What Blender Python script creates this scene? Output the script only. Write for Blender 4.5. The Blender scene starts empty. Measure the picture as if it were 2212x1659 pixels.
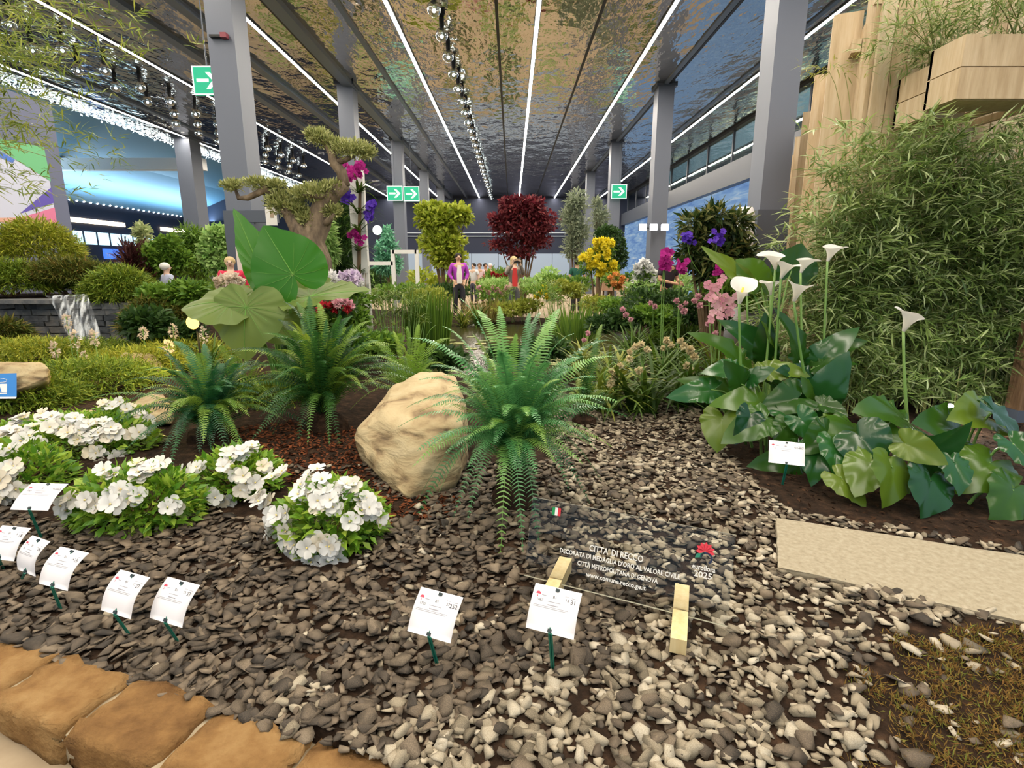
import bpy, bmesh, math, random
import numpy as np
from mathutils import Vector, Matrix

# ------------------------------------------------------------------ camera, world, exposure
FPX, TH, CZ = 1159.0, math.radians(12.4), 1.5          # focal length in px of the 2212 wide frame, pitch down, eye height
scene = bpy.context.scene
C = scene.collection
cam = bpy.data.cameras.new('camera'); cam_o = bpy.data.objects.new('camera', cam); C.objects.link(cam_o)
cam.sensor_width = 36.0; cam.lens = FPX / 2212 * 36.0; cam.clip_end = 300; cam.clip_start = .05
cam_o.location = (0, 0, CZ); cam_o.rotation_euler = (math.pi/2 - TH, 0, 0)
scene.camera = cam_o
scene.view_settings.view_transform = 'Standard'; scene.view_settings.look = 'None'
scene.view_settings.gamma = 1.0; scene.view_settings.use_curve_mapping = False
scene.view_settings.exposure = -0.28
scene.cycles.use_denoising = True
scene.cycles.use_adaptive_sampling = True; scene.cycles.adaptive_threshold = .06
scene.cycles.max_bounces = 4; scene.cycles.diffuse_bounces = 2; scene.cycles.glossy_bounces = 2
scene.cycles.transmission_bounces = 4; scene.cycles.transparent_max_bounces = 10
scene.cycles.caustics_reflective = False; scene.cycles.caustics_refractive = False
scene.cycles.sample_clamp_indirect = 4.0
world = bpy.data.worlds.new('daylight'); scene.world = world; world.use_nodes = True
world.node_tree.nodes['Background'].inputs[0].default_value = (0.60, 0.82, 1.0, 1)   # daylight through the open glass front behind the viewer
world.node_tree.nodes['Background'].inputs[1].default_value = 0.95
STRIP_POWER = 150.0

# ------------------------------------------------------------------ helpers
R = random.Random(11); rng = np.random.default_rng(11)
sT, cT = math.sin(TH), math.cos(TH)
def ray(px, py):
    dx, dv = (px-1106)/FPX, (829.5-py)/FPX
    return Vector((dx, cT + dv*sT, -sT + dv*cT))
def at(px, py, Y):
    r = ray(px, py); t = Y / r.y
    return Vector((r.x*t, Y, CZ + r.z*t))
def gnd(px, py, z=.12):
    r = ray(px, py); t = (z-CZ)/r.z
    return Vector((r.x*t, r.y*t, z))
def proj(P):
    P = np.atleast_2d(np.asarray(P, float)); X, Y, Z = P[:,0], P[:,1], P[:,2]-CZ
    d = Y*cT - Z*sT; u = Y*sT + Z*cT
    return 1106 + FPX*X/d, 829.5 - FPX*u/d
def pxm(px, Y): return px*Y/FPX            # length in metres of so many pixels at that depth
def lin(r, g, b):
    f = lambda c: (c/255/12.92) if c/255 <= .04045 else ((c/255+.055)/1.055)**2.4
    g_ = lambda v: v*1.42/(1 + .62*v)             # albedo from a colour as it reads in the picture
    return (g_(f(r)), g_(f(g)), g_(f(b)), 1.0)
WL = {}
def tag(o, label=None, cat=None, group=None, kind=None):
    if label: o['label'] = label
    if cat: o['category'] = cat
    if group: o['group'] = group
    if kind: o['kind'] = kind
    return o
def thing(name, label, cat, loc=(0,0,0), group=None, kind=None):
    o = bpy.data.objects.new(name, None); C.objects.link(o); o.location = loc
    o.empty_display_size = .05; WL[o.name] = Vector(loc)
    return tag(o, label, cat, group, kind)
def link(name, me, parent=None, loc=None):
    o = bpy.data.objects.new(name, me); C.objects.link(o)
    if parent is not None: o.parent = parent
    if loc is not None: o.location = loc
    WL[o.name] = (WL[parent.name] if parent is not None else Vector((0,0,0))) + Vector(o.location)
    return o
def smooth(me, on=True):
    me.polygons.foreach_set('use_smooth', np.full(len(me.polygons), on))
def mk(name, V, Fc, mat=None, parent=None, sm=False, local=False):
    """mesh object from python lists; vertices in world space unless local"""
    me = bpy.data.meshes.new(name)
    if parent is not None and not local:
        w = WL[parent.name]; V = [(v[0]-w.x, v[1]-w.y, v[2]-w.z) for v in V]
    me.from_pydata([tuple(v) for v in V], [], Fc); me.update()
    if mat: me.materials.append(mat)
    if sm: smooth(me)
    return link(name, me, parent)
def mesh_np(name, V, T, mat, attr=None, sm=False):
    """fast mesh of equal sided faces (T is n x 3 or n x 4)"""
    V = np.asarray(V, np.float32); T = np.asarray(T, np.int32); k = T.shape[1]
    me = bpy.data.meshes.new(name)
    me.vertices.add(len(V)); me.vertices.foreach_set('co', V.ravel())
    me.loops.add(T.size); me.loops.foreach_set('vertex_index', T.ravel())
    me.polygons.add(len(T)); me.polygons.foreach_set('loop_start', np.arange(0, T.size, k, dtype=np.int32))
    me.update(calc_edges=True)
    if attr is not None:
        a = me.attributes.new('v', 'FLOAT', 'POINT'); a.data.foreach_set('value', np.asarray(attr, np.float32))
    if mat: me.materials.append(mat)
    if sm: smooth(me)
    return me
def mk_np(name, V, T, mat, parent=None, attr=None, sm=False, kind=None):
    V = np.asarray(V, float)
    if parent is not None: V = V - np.array(WL[parent.name])
    o = link(name, mesh_np(name, V, T, mat, attr, sm), parent)
    if kind: o['kind'] = kind
    return o
BOXF = [(0,3,2,1),(4,5,6,7),(0,1,5,4),(1,2,6,5),(2,3,7,6),(3,0,4,7)]
def boxv(x0, x1, y0, y1, z0, z1):
    return [(x0,y0,z0),(x1,y0,z0),(x1,y1,z0),(x0,y1,z0),(x0,y0,z1),(x1,y0,z1),(x1,y1,z1),(x0,y1,z1)]
class MB:
    def __init__(s): s.v, s.f = [], []
    def add(s, V, Fc):
        n = len(s.v); s.v += [tuple(v) for v in V]; s.f += [tuple(i+n for i in f) for f in Fc]; return s
    def box(s, x0, x1, y0, y1, z0, z1): return s.add(boxv(x0,x1,y0,y1,z0,z1), BOXF)
    def obox(s, c, ax, ay, az, hx, hy, hz):
        c, ax, ay, az = Vector(c), Vector(ax), Vector(ay), Vector(az)
        return s.add([c + ax*x*hx + ay*y*hy + az*z*hz for x,y,z in ((-1,-1,-1),(1,-1,-1),(1,1,-1),(-1,1,-1),(-1,-1,1),(1,-1,1),(1,1,1),(-1,1,1))], BOXF)
    def tube(s, pts, rad, n=6, cap=True):
        pts = [Vector(p) for p in pts]; m = len(pts)
        if not hasattr(rad, '__len__'): rad = [rad]*m
        b = len(s.v); prev = None
        for i, p in enumerate(pts):
            t = (pts[min(i+1,m-1)] - pts[max(i-1,0)]).normalized()
            if prev is None:
                prev = t.orthogonal().normalized()
            sx = (prev - t*prev.dot(t)).normalized(); prev = sx; sy = t.cross(sx)
            for k in range(n):
                a = 2*math.pi*k/n
                s.v.append(tuple(p + (sx*math.cos(a) + sy*math.sin(a))*rad[i]))
        for i in range(m-1):
            for k in range(n):
                k2 = (k+1) % n
                s.f.append((b+i*n+k, b+i*n+k2, b+(i+1)*n+k2, b+(i+1)*n+k))
        if cap:
            s.f.append(tuple(b+k for k in range(n))[::-1]); s.f.append(tuple(b+(m-1)*n+k for k in range(n)))
        return s
    def ball(s, c, r, n=8, m=5):
        c = Vector(c); r = r if hasattr(r,'__len__') else (r,r,r); b = len(s.v)
        s.v.append((c.x, c.y, c.z+r[2]))
        for i in range(1, m):
            p = math.pi*i/m
            for k in range(n):
                a = 2*math.pi*k/n
                s.v.append((c.x+r[0]*math.sin(p)*math.cos(a), c.y+r[1]*math.sin(p)*math.sin(a), c.z+r[2]*math.cos(p)))
        s.v.append((c.x, c.y, c.z-r[2])); e = len(s.v)-1
        for k in range(n):
            s.f.append((b, b+1+k, b+1+(k+1)%n))
            s.f.append((e, e-n+(k+1)%n, e-n+k))
        for i in range(m-2):
            for k in range(n):
                k2=(k+1)%n; s.f.append((b+1+i*n+k, b+1+(i+1)*n+k, b+1+(i+1)*n+k2, b+1+i*n+k2))
        return s
    def build(s, name, mat, parent=None, sm=False, local=False): return mk(name, s.v, s.f, mat, parent, sm, local)
def bez(a, b, c, n):
    a, b, c = Vector(a), Vector(b), Vector(c)
    return [a*(1-t)**2 + b*2*t*(1-t) + c*t*t for t in [i/(n-1) for i in range(n)]]
def text_mesh(name, s, size, mat, width=None, bold=0.0, align='CENTER'):
    cu = bpy.data.curves.new('t', 'FONT'); cu.body = s; cu.size = size; cu.align_x = align; cu.offset = bold; cu.resolution_u = 2
    o = bpy.data.objects.new('t', cu); C.objects.link(o)
    me = bpy.data.meshes.new_from_object(o.evaluated_get(bpy.context.evaluated_depsgraph_get()))
    bpy.data.objects.remove(o); bpy.data.curves.remove(cu)
    me.name = name
    if width and len(me.vertices):
        co = np.zeros(len(me.vertices)*3); me.vertices.foreach_get('co', co); co = co.reshape(-1,3)
        w = co[:,0].max()-co[:,0].min(); co[:,0] *= width/w; me.vertices.foreach_set('co', co.ravel())
    me.materials.clear(); me.materials.append(mat)
    return me

# ------------------------------------------------------------------ materials
def nodes(name):
    m = bpy.data.materials.new(name); m.use_nodes = True
    nt = m.node_tree; return m, nt, nt.nodes['Principled BSDF'], nt.nodes, nt.links
def plain(name, c, rough=.5, metal=0, spec=.4, emit=None, es=0):
    m, nt, p, N, Lk = nodes(name)
    p.inputs['Base Color'].default_value = c; p.inputs['Roughness'].default_value = rough
    p.inputs['Metallic'].default_value = metal; p.inputs['Specular IOR Level'].default_value = spec
    if emit: p.inputs['Emission Color'].default_value = emit; p.inputs['Emission Strength'].default_value = es
    return m
def emis(name, c, s):
    m = bpy.data.materials.new(name); m.use_nodes = True; nt = m.node_tree; nt.nodes.clear()
    e = nt.nodes.new('ShaderNodeEmission'); o = nt.nodes.new('ShaderNodeOutputMaterial')
    e.inputs[0].default_value = c; e.inputs[1].default_value = s; nt.links.new(e.outputs[0], o.inputs[0]); return m
def varnode(N, Lk):
    a = N.new('ShaderNodeAttribute'); a.attribute_name = 'v'; oi = N.new('ShaderNodeObjectInfo')
    ad = N.new('ShaderNodeMath'); ad.operation = 'ADD'; fr = N.new('ShaderNodeMath'); fr.operation = 'FRACT'
    Lk.new(a.outputs['Fac'], ad.inputs[0]); Lk.new(oi.outputs['Random'], ad.inputs[1]); Lk.new(ad.outputs[0], fr.inputs[0])
    return fr.outputs[0]
def ramp(N, Lk, src, stops):
    r = N.new('ShaderNodeValToRGB'); e = r.color_ramp.elements
    e[0].position, e[0].color = stops[0]; e[1].position, e[1].color = stops[-1]
    for p, c in stops[1:-1]: k = e.new(p); k.color = c
    Lk.new(src, r.inputs[0]); return r.outputs[0]
def leafm(name, c1, c2, rough=.42, trans=.3, spec=.45, c3=None, hue=.485, val=1.5):
    """leaf: colour drifts from leaf to leaf, thin enough to let some light through"""
    m, nt, p, N, Lk = nodes(name)
    st = [(0, c1), (1, c2)] if c3 is None else [(0, c1), (.6, c2), (1, c3)]
    col = ramp(N, Lk, varnode(N, Lk), st)
    Lk.new(col, p.inputs['Base Color']); p.inputs['Roughness'].default_value = rough; p.inputs['Specular IOR Level'].default_value = spec
    if trans:
        t = N.new('ShaderNodeBsdfTranslucent'); mx = N.new('ShaderNodeMixShader'); mx.inputs[0].default_value = trans
        g = N.new('ShaderNodeHueSaturation'); g.inputs['Value'].default_value = val; g.inputs['Hue'].default_value = hue
        Lk.new(col, g.inputs['Color']); Lk.new(g.outputs[0], t.inputs[0])
        out = N['Material Output']; Lk.new(p.outputs[0], mx.inputs[1]); Lk.new(t.outputs[0], mx.inputs[2]); Lk.new(mx.outputs[0], out.inputs[0])
    return m
def noisy(name, stops, scale=5, rough=.7, bump=.2, bscale=None, metal=0, spec=.35, stretch=(1,1,1), detail=6, var=0, coord='Object', bdist=.02):
    m, nt, p, N, Lk = nodes(name)
    tc = N.new('ShaderNodeTexCoord'); mp = N.new('ShaderNodeMapping'); mp.inputs['Scale'].default_value = stretch
    Lk.new(tc.outputs[coord], mp.inputs[0])
    if var:                                     # each piece takes its own bit of the pattern
        cx = N.new('ShaderNodeCombineXYZ'); v = varnode(N, Lk); mu = N.new('ShaderNodeMath'); mu.operation = 'MULTIPLY'; mu.inputs[1].default_value = 40
        Lk.new(v, mu.inputs[0]); Lk.new(mu.outputs[0], cx.inputs[0]); Lk.new(cx.outputs[0], mp.inputs['Location'])
    n = N.new('ShaderNodeTexNoise'); n.inputs['Scale'].default_value = scale; n.inputs['Detail'].default_value = detail; n.inputs['Roughness'].default_value = .6
    Lk.new(mp.outputs[0], n.inputs[0])
    src = n.outputs[0]
    if var:
        ma = N.new('ShaderNodeMath'); ma.operation = 'MULTIPLY_ADD'; ma.inputs[1].default_value = var; sb = N.new('ShaderNodeMath'); sb.operation = 'SUBTRACT'; sb.inputs[1].default_value = var/2
        Lk.new(v, ma.inputs[0]); Lk.new(src, ma.inputs[2]); Lk.new(ma.outputs[0], sb.inputs[0]); src = sb.outputs[0]
    Lk.new(ramp(N, Lk, src, stops), p.inputs['Base Color'])
    p.inputs['Roughness'].default_value = rough; p.inputs['Metallic'].default_value = metal; p.inputs['Specular IOR Level'].default_value = spec
    if bump:
        n2 = N.new('ShaderNodeTexNoise'); n2.inputs['Scale'].default_value = bscale or scale*3; n2.inputs['Detail'].default_value = 5
        Lk.new(mp.outputs[0], n2.inputs[0]); b = N.new('ShaderNodeBump'); b.inputs['Strength'].default_value = bump; b.inputs['Distance'].default_value = bdist
        Lk.new(n2.outputs[0], b.inputs['Height']); Lk.new(b.outputs[0], p.inputs['Normal'])
    return m
# ------------------------------------------------------------------ foliage helpers (numpy)
def nrm(a): return a / np.maximum(np.linalg.norm(a, axis=-1, keepdims=True), 1e-9)
def rdir(n): return nrm(rng.normal(size=(n,3)))
LT = np.array([[0,1,2],[1,4,2],[0,2,3],[2,4,3]])
def leafcloud(P, D, Nn, L, W, fold=.18, droop=.12):
    """P base, D along, Nn face; five vertices and four triangles to a leaf"""
    P, D, Nn = np.asarray(P,float), nrm(np.asarray(D,float)), np.asarray(Nn,float); n = len(P)
    L = np.broadcast_to(np.asarray(L,float), (n,))[:,None]; W = np.broadcast_to(np.asarray(W,float), (n,))[:,None]
    S = nrm(np.cross(D, Nn)); Nn = np.cross(S, D)
    mid = P + D*L*.45
    V = np.stack([P, mid + S*W/2 + Nn*W*fold, mid, mid - S*W/2 + Nn*W*fold, P + D*L - Nn*L*droop], 1).reshape(-1,3)
    T = (np.arange(n)[:,None,None]*5 + LT[None]).reshape(-1,3)
    return V, T, np.repeat(rng.random(n), 5)
def join(*parts):
    Vs, Ts, As, o = [], [], [], 0
    for V, T, A in parts: Vs.append(V); Ts.append(T+o); As.append(A); o += len(V)
    return np.concatenate(Vs), np.concatenate(Ts), np.concatenate(As)
def puff(c, rad, n, L, W, up=.35, out=.8, shell=.55, rnd=.6, nup=.8, droop=.12):
    """a ball of leaves: c centre, rad radii"""
    u = rdir(n); r = (shell + (1-shell)*rng.random(n))[:,None]
    rad = np.asarray(rad if hasattr(rad,'__len__') else (rad,)*3, float)
    P = np.asarray(c, float) + u*rad*r
    D = u*out + rdir(n)*rnd + np.array([0,0,up]); Nn = u*.5 + rdir(n)*.6 + np.array([0,0,nup])
    l = L*(.65+.7*rng.random(n)); return leafcloud(P, D, Nn, l, l*(W/L), droop=droop)
def ribbons(base, n, L, w, el=(50,85), spread=.1, bend=1.0, segs=7, az=None, tipz=None):
    """arching strap leaves from one crown"""
    V, T, A = [], [], []; base = np.asarray(base, float)
    for i in range(n):
        a = (R.random()*2*math.pi) if az is None else math.radians(R.uniform(*az)); e = math.radians(R.uniform(*el)); l = L*R.uniform(.65,1.1); ww = w*R.uniform(.8,1.2)
        p = base + np.array([R.uniform(-1,1)*spread, R.uniform(-1,1)*spread, 0]); h = np.array([math.cos(a), math.sin(a), 0]); s = np.array([-h[1], h[0], 0])
        bd = bend*R.uniform(.6,1.4); o = len(V)
        for k in range(segs):
            t = k/(segs-1); wk = ww*.5*(math.sin(math.pi*min(1, .25+t*.75))**.7 if k < segs-1 else .02)
            V += [p + s*wk, p - s*wk]; A += [i*.618 % 1]*2
            ek = e - bd*t*1.6; p = p + (h*math.cos(ek) + np.array([0,0,math.sin(ek)]))*l/(segs-1)
        for k in range(segs-1):
            b = o+2*k; T += [[b,b+1,b+3],[b,b+3,b+2]]
    return np.array(V), np.array(T), np.array(A)
def big_leaf(name, A, T, nh, prof, mat, parent, wid=1.0, fold=.12, droop=.12, ripple=.03, nr=6, na=36, rip_n=9, pleat=.003, veins=None):
    """broad leaf: A petiole joint, T tip, nh the way its face looks, prof [(deg, r)] half outline from tip (0) to notch (180)"""
    A, T = Vector(A), Vector(T); L = (T-A).length; x = (T-A).normalized(); nh = Vector(nh)
    z = (nh - x*nh.dot(x)).normalized(); y = z.cross(x)
    pd = [p[0] for p in prof]; pr = [p[1] for p in prof]; V = [A]; Fc = []; ph = R.random()*6
    def surf(th, f, lift=0):
        d = math.degrees(th) % 360; d = d if d <= 180 else 360-d
        r = float(np.interp(d, pd, pr))*f*L; px, py = r*math.cos(th), r*math.sin(th)*wid
        zz = fold*abs(py) - droop*(px*px/L if px > 0 else .4*px*px/L) - .9*droop*py*py/L + ripple*L*f**4*(math.sin(rip_n*th+ph)+.5*math.sin(2.3*rip_n*th+2*ph))*.5 - pleat*L*math.cos(th*18)*f
        return A + x*px + y*py + z*(zz+lift)
    for i in range(1, nr+1):
        f = i/nr
        for k in range(na):
            th = 2*math.pi*k/na
            V.append(surf(th, f))
    for k in range(na): Fc.append((0, 1+k, 1+(k+1)%na))
    for i in range(nr-1):
        for k in range(na):
            a = 1+i*na+k; b = 1+i*na+(k+1)%na; Fc.append((a, a+na, b+na, b))
    lf = mk(name, V, Fc, mat, parent, sm=True)
    if veins:
        for sg in (1,-1):
            m = MB().tube([surf(0, f, sg*.002) for f in (.0,.2,.4,.6,.8,.97)], [.012*L,.010*L,.008*L,.006*L,.004*L,.001*L], 5, False)
            for d in (28,-28,52,-52,80,-80,110,-110,140,-140): m.tube([surf(math.radians(d)*(1.15-.15*f), f, sg*.0015) for f in (.02,.3,.6,.94)], [.005*L,.004*L,.003*L,.001*L], 4, False)
            if sg > 0 or veins == 2: m.build('veins', M_VEIN[0], lf, sm=True)
            if veins == 1: break
    return lf
M_VEIN = [None]
HEART = [(0,1),(6,.93),(15,.80),(30,.70),(50,.62),(75,.56),(100,.54),(125,.55),(145,.54),(160,.46),(172,.26),(180,.10)]
ARROW = [(0,1),(5,.90),(12,.72),(25,.52),(45,.38),(75,.30),(105,.29),(130,.34),(148,.40),(160,.36),(172,.16),(180,.08)]
LANCE = [(0,1),(4,.88),(10,.62),(20,.40),(40,.24),(90,.16),(140,.12),(180,.05)]
# ================================================================== SETTING
CEIL = 6.37
m_floor = noisy('pale concrete floor', [(.3, lin(128,108,84)), (.7, lin(164,144,116))], 2.5, .75, .15)
m_soil = noisy('dark garden soil', [(.3, lin(22,17,13)), (.55, lin(42,31,23)), (.75, lin(72,54,40))], 14, .95, .8, 60, spec=.1)
m_steel = plain('grey painted steel', lin(92,98,112), .45, .0)
m_steel_d = plain('dark grey steel', lin(70,76,88), .4)
m_beam = plain('blue grey beam paint', lin(86,96,112), .35)
m_navy = plain('navy wall paint', lin(34,40,58), .7)
m_black = plain('black plastic', lin(18,18,20), .5)
m_white = plain('white paint', lin(232,230,226), .6)
m_warmlight = emis('warm white strip', (1.0, .895, .75, 1), STRIP_POWER)

def ceiling_mirror():
    m, nt, p, N, Lk = nodes('rippled mirror ceiling')
    p.inputs['Base Color'].default_value = lin(188,180,168); p.inputs['Metallic'].default_value = 1; p.inputs['Roughness'].default_value = .09
    tc = N.new('ShaderNodeTexCoord'); mp = N.new('ShaderNodeMapping'); mp.inputs['Scale'].default_value = (1.0, .55, 1)
    n1 = N.new('ShaderNodeTexNoise'); n1.inputs['Scale'].default_value = 1.25; n1.inputs['Detail'].default_value = 3
    n2 = N.new('ShaderNodeTexNoise'); n2.inputs['Scale'].default_value = 7; n2.inputs['Detail'].default_value = 2
    ma = N.new('ShaderNodeMath'); ma.operation = 'MULTIPLY_ADD'; ma.inputs[1].default_value = .16
    b = N.new('ShaderNodeBump'); b.inputs['Strength'].default_value = .6; b.inputs['Distance'].default_value = .13
    Lk.new(tc.outputs['Object'], mp.inputs[0]); Lk.new(mp.outputs[0], n1.inputs[0]); Lk.new(mp.outputs[0], n2.inputs[0])
    Lk.new(n2.outputs[0], ma.inputs[0]); Lk.new(n1.outputs[0], ma.inputs[2]); Lk.new(ma.outputs[0], b.inputs['Height']); Lk.new(b.outputs[0], p.inputs['Normal'])
    return m
m_mirror = ceiling_mirror()

fl = MB().box(-30, 14, -12, 44, -.2, 0).build('floor', m_floor); tag(fl, 'pale worn concrete floor of the exhibition hall', kind='structure')

# ---- garden ground: a height field behind the tuff border
BD = Vector((.948, -.318, 0)); BN = Vector((.318, .948, 0)); B0 = Vector((-1.965, 1.806, 0))
def sstep(a, b, x): t = min(1, max(0, (x-a)/(b-a))); return t*t*(3-2*t)
def H(x, y):
    h = .12 + .012*math.sin(x*3.1+y*1.7) + .012*math.sin(x*1.3-y*4.1)
    pond = ((x+.6)/3.3)**2 + ((y-10.2)/3.3)**2
    h -= .10*(1-sstep(.75, 1.1, pond))
    h += .74*sstep(9.22, 9.3, y)*(1-sstep(-6.3, -5.2, x))
    h += .10*(1-sstep(-2.2, -.8, x))*sstep(2.6, 3.6, y)
    k = sstep(10.85, 11.1, y)*(1-sstep(-5.6, -5.1, x)); return h*(1-k) - .03*k
def ground_z(x, y):
    n = (x-B0.x)*BN.x + (y-B0.y)*BN.y; return max(0, H(x, y)) if 0 < n < 13.1 else 0.0
NS, NT = 150, 120; V = []; Fc = []
for i in range(NS+1):
    for j in range(NT+1):
        p = B0 + BD*(-11 + 21*i/NS) + BN*(13.2*(j/NT)**1.35)
        V.append((p.x, p.y, H(p.x, p.y) if 0 < j < NT and 0 < i < NS else -.01))
for i in range(NS):
    for j in range(NT):
        a = i*(NT+1)+j; Fc.append((a, a+NT+1, a+NT+2, a+1))
ground = mk('ground', V, Fc, m_soil, sm=True); tag(ground, 'dark brown soil of the planted garden bed', kind='structure')

# ---- tuff border: blocks 37 cm long
m_tuff = noisy('brown tuff block', [(.25, lin(84,60,36)), (.5, lin(116,86,52)), (.75, lin(138,108,70))], 9, .95, .9, 70, var=.12, spec=.1, bdist=.01)
m_mortar = noisy('grey mortar', [(.3, lin(120,104,80)), (.7, lin(170,156,130))], 12, .95, .5, spec=.1)
def tuff_mesh(seed):
    r = random.Random(seed); bm = bmesh.new(); bmesh.ops.create_cube(bm, size=1)
    bmesh.ops.scale(bm, vec=(.352, .235, .125), verts=bm.verts)
    bmesh.ops.subdivide_edges(bm, edges=bm.edges[:], cuts=5, use_grid_fill=True)
    for v in bm.verts:
        n = v.co.copy(); e = sum(1 for a, h in zip(n, (.176,.1175,.0625)) if abs(abs(a)-h) < 1e-4)
        k = .003 if e < 2 else .008
        v.co += Vector((r.gauss(0,k), r.gauss(0,k), r.gauss(0,k))); 
        if e >= 2: v.co *= .975
    me = bpy.data.meshes.new('brick'); bm.to_mesh(me); bm.free(); me.materials.append(m_tuff); smooth(me); return me
border = thing('garden_border', 'row of brown tuff blocks edging the garden bed', None, tuple(B0), kind='structure')
tm = [tuff_mesh(i) for i in range(4)]; ang = math.atan2(BD.y, BD.x); mb = MB()
for k in range(-9, 9):
    c = BD*(.37*k + .16) - BN*.118
    o = link('brick', tm[k % 4], border, (c.x, c.y, .0635)); o.rotation_euler = (R.gauss(0,.006), R.gauss(0,.006), ang + (math.pi if k % 3 == 0 else 0) + R.gauss(0,.006))
    c2 = BD*(.37*k - .025) - BN*.118; mb.obox(B0 + c2 + Vector((0,0,.052)), BD, BN, (0,0,1), .02, .108, .055)
mb.build('mortar', m_mortar, border)

# ---- ceiling: mirror panels between steel beams
ceil = thing('ceiling', 'rippled mirror metal ceiling over the whole hall', None, (0,0,CEIL), kind='structure')
xs = [-14.0, -11.6, -9.0, -7.4, -6.3, -4.45, -3.3, -.3, 1.75, 4.2, 6.1, 8.2]
for a, b in zip(xs[:-1], xs[1:]):
    MB().box(a+.015, b-.015, -6, 41, CEIL, CEIL+.05).build('ceiling_panel', m_mirror, ceil)
for x, w, d in ((-7.4,.11,.10), (-6.3,.10,.10), (-4.45,.13,.12), (-3.3,.05,.05), (4.2,.06,.03), (-11.6,.08,.05), (6.1,.05,.03)):
    MB().box(x-w, x+w, -6, 41, CEIL-d, CEIL).build('beam', m_beam, ceil)
for x in (-.3, 1.75, 4.32, -4.7): MB().box(x-.03, x+.03, -6, 41, CEIL-.012, CEIL-.002).build('panel_joint', m_black, ceil)
MB().box(-14.2, 8.4, -6, 41, CEIL+.06, CEIL+.2).build('roof_deck', m_steel_d, ceil)

# ---- strip lights (each lamp is its own light)
for x, wh in ((-12.6,'beside the sparkling ceiling edge'), (-8.86,'beside the double row of globes'), (-5.33,'outside the column row of the bonsai'), (-2.37,'beside the single row of globes'), (.51,'over the middle of the pond'), (3.09,'inside the column row by the timber fence'), (6.37,'beside the mezzanine windows')):
    t = thing('strip_light', 'thin warm white ceiling light strip ' + wh, 'light', (x, 17, CEIL-.012), 'light strips in the ceiling')
    MB().box(x-.055, x+.055, -5.9, 40.9, CEIL-.03, CEIL-.001).build('channel', m_steel_d, t)
    mk('tube', [(x-.036,-5.9,CEIL-.033),(x+.036,-5.9,CEIL-.033),(x+.036,40.9,CEIL-.033),(x-.036,40.9,CEIL-.033)], [(0,3,2,1)], m_warmlight, t)

# ---- glass globes hanging under the ceiling
def glassy(name, tint, alpha=.25):
    m, nt, p, N, Lk = nodes(name); g = N.new('ShaderNodeBsdfGlossy'); tr = N.new('ShaderNodeBsdfTransparent'); mx = N.new('ShaderNodeMixShader'); lw = N.new('ShaderNodeLayerWeight')
    g.inputs['Roughness'].default_value = .03; tr.inputs[0].default_value = tint; lw.inputs[0].default_value = alpha
    Lk.new(lw.outputs['Facing'], mx.inputs[0]); Lk.new(tr.outputs[0], mx.inputs[1]); Lk.new(g.outputs[0], mx.inputs[2]); Lk.new(mx.outputs[0], N['Material Output'].inputs[0]); return m
m_globe = glassy('clear glass globe', (.9,.95,.97,1), .6)
m_bulb = emis('cool bulb', (.85,.95,1,1), 9)
gm = MB().ball((0,0,0), .13, 14, 9); g0 = bpy.data.meshes.new('globe'); g0.from_pydata(gm.v, [], gm.f); g0.materials.append(m_globe); smooth(g0)
bm_ = MB().ball((0,0,-.03), .035, 8, 5); b0 = bpy.data.meshes.new('bulb'); b0.from_pydata(bm_.v, [], bm_.f); b0.materials.append(m_bulb); smooth(b0)
cm_ = MB().tube([(0,0,.1),(0,0,.30)], .05, 8); c0 = bpy.data.meshes.new('cap'); c0.from_pydata(cm_.v, [], cm_.f); c0.materials.append(m_black)
def globe(x, y, lab, grp):
    t = thing('globe_lamp', lab, 'lamp', (x, y, CEIL-.30), grp)
    link('globe', g0, t); link('bulb', b0, t); link('cap', c0, t)
for k in range(26): globe(-1.42, 11 + 1.12*k, 'clear glass globe in the single row over the garden centre', 'globes in the single centre row')
for k in range(13):
    for x in (-9.7, -10.35): globe(x, 11.6 + 1.25*k, 'clear glass globe in the double row above the left aisle', 'globes in the double row above the left aisle')
for k in range(9):
    globe(-11.0, 19.0 + 1.3*k, 'clear glass globe in the short outer row beside the double row', 'globes in the short outer row')

# ---- columns
def column(x, y, w, d, lab, base=True):
    t = thing('column', lab, None, (x, y, 0), 'hall columns', kind='structure')
    MB().box(x-w/2, x+w/2, y-d/2, y+d/2, 0, CEIL).build('shaft', m_steel, t)
    if base: MB().box(x-w/2-.04, x+w/2+.04, y-d/2-.04, y+d/2+.04, 0, 2.4).build('plinth_cladding', m_steel_d, t)
    MB().box(x-w/2-.06, x+w/2+.06, y-d/2-.06, y+d/2+.06, CEIL-.06, CEIL).build('head_plate', m_steel_d, t)
cl = ('grey square steel column nearest the elephant ear plant', 'grey square column behind the bonsai olive', 'grey square column with exit signs beside the white frame', 'grey square column half hidden by the lime green tree', 'last grey square column of the row before the back wall')
for k in range(5): column(-4.55, 9.6+6.6*k, .42, .5, cl[k], k == 0)
cr = ('grey square steel column standing against the timber fence', 'grey square column carrying three white floodlights', 'grey square column behind the round clipped shrub', 'grey square column behind the thin grey olive trees', 'far grey square column of the row beside the sea wall')
for k in range(5): column(4.28 - .04*k, 9.45+6.9*k, .44, .5, cr[k], k == 0)
column(-12.75, 22.6, .6, .75, 'brownish grey column in the left aisle before the blue vault', False)

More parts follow.
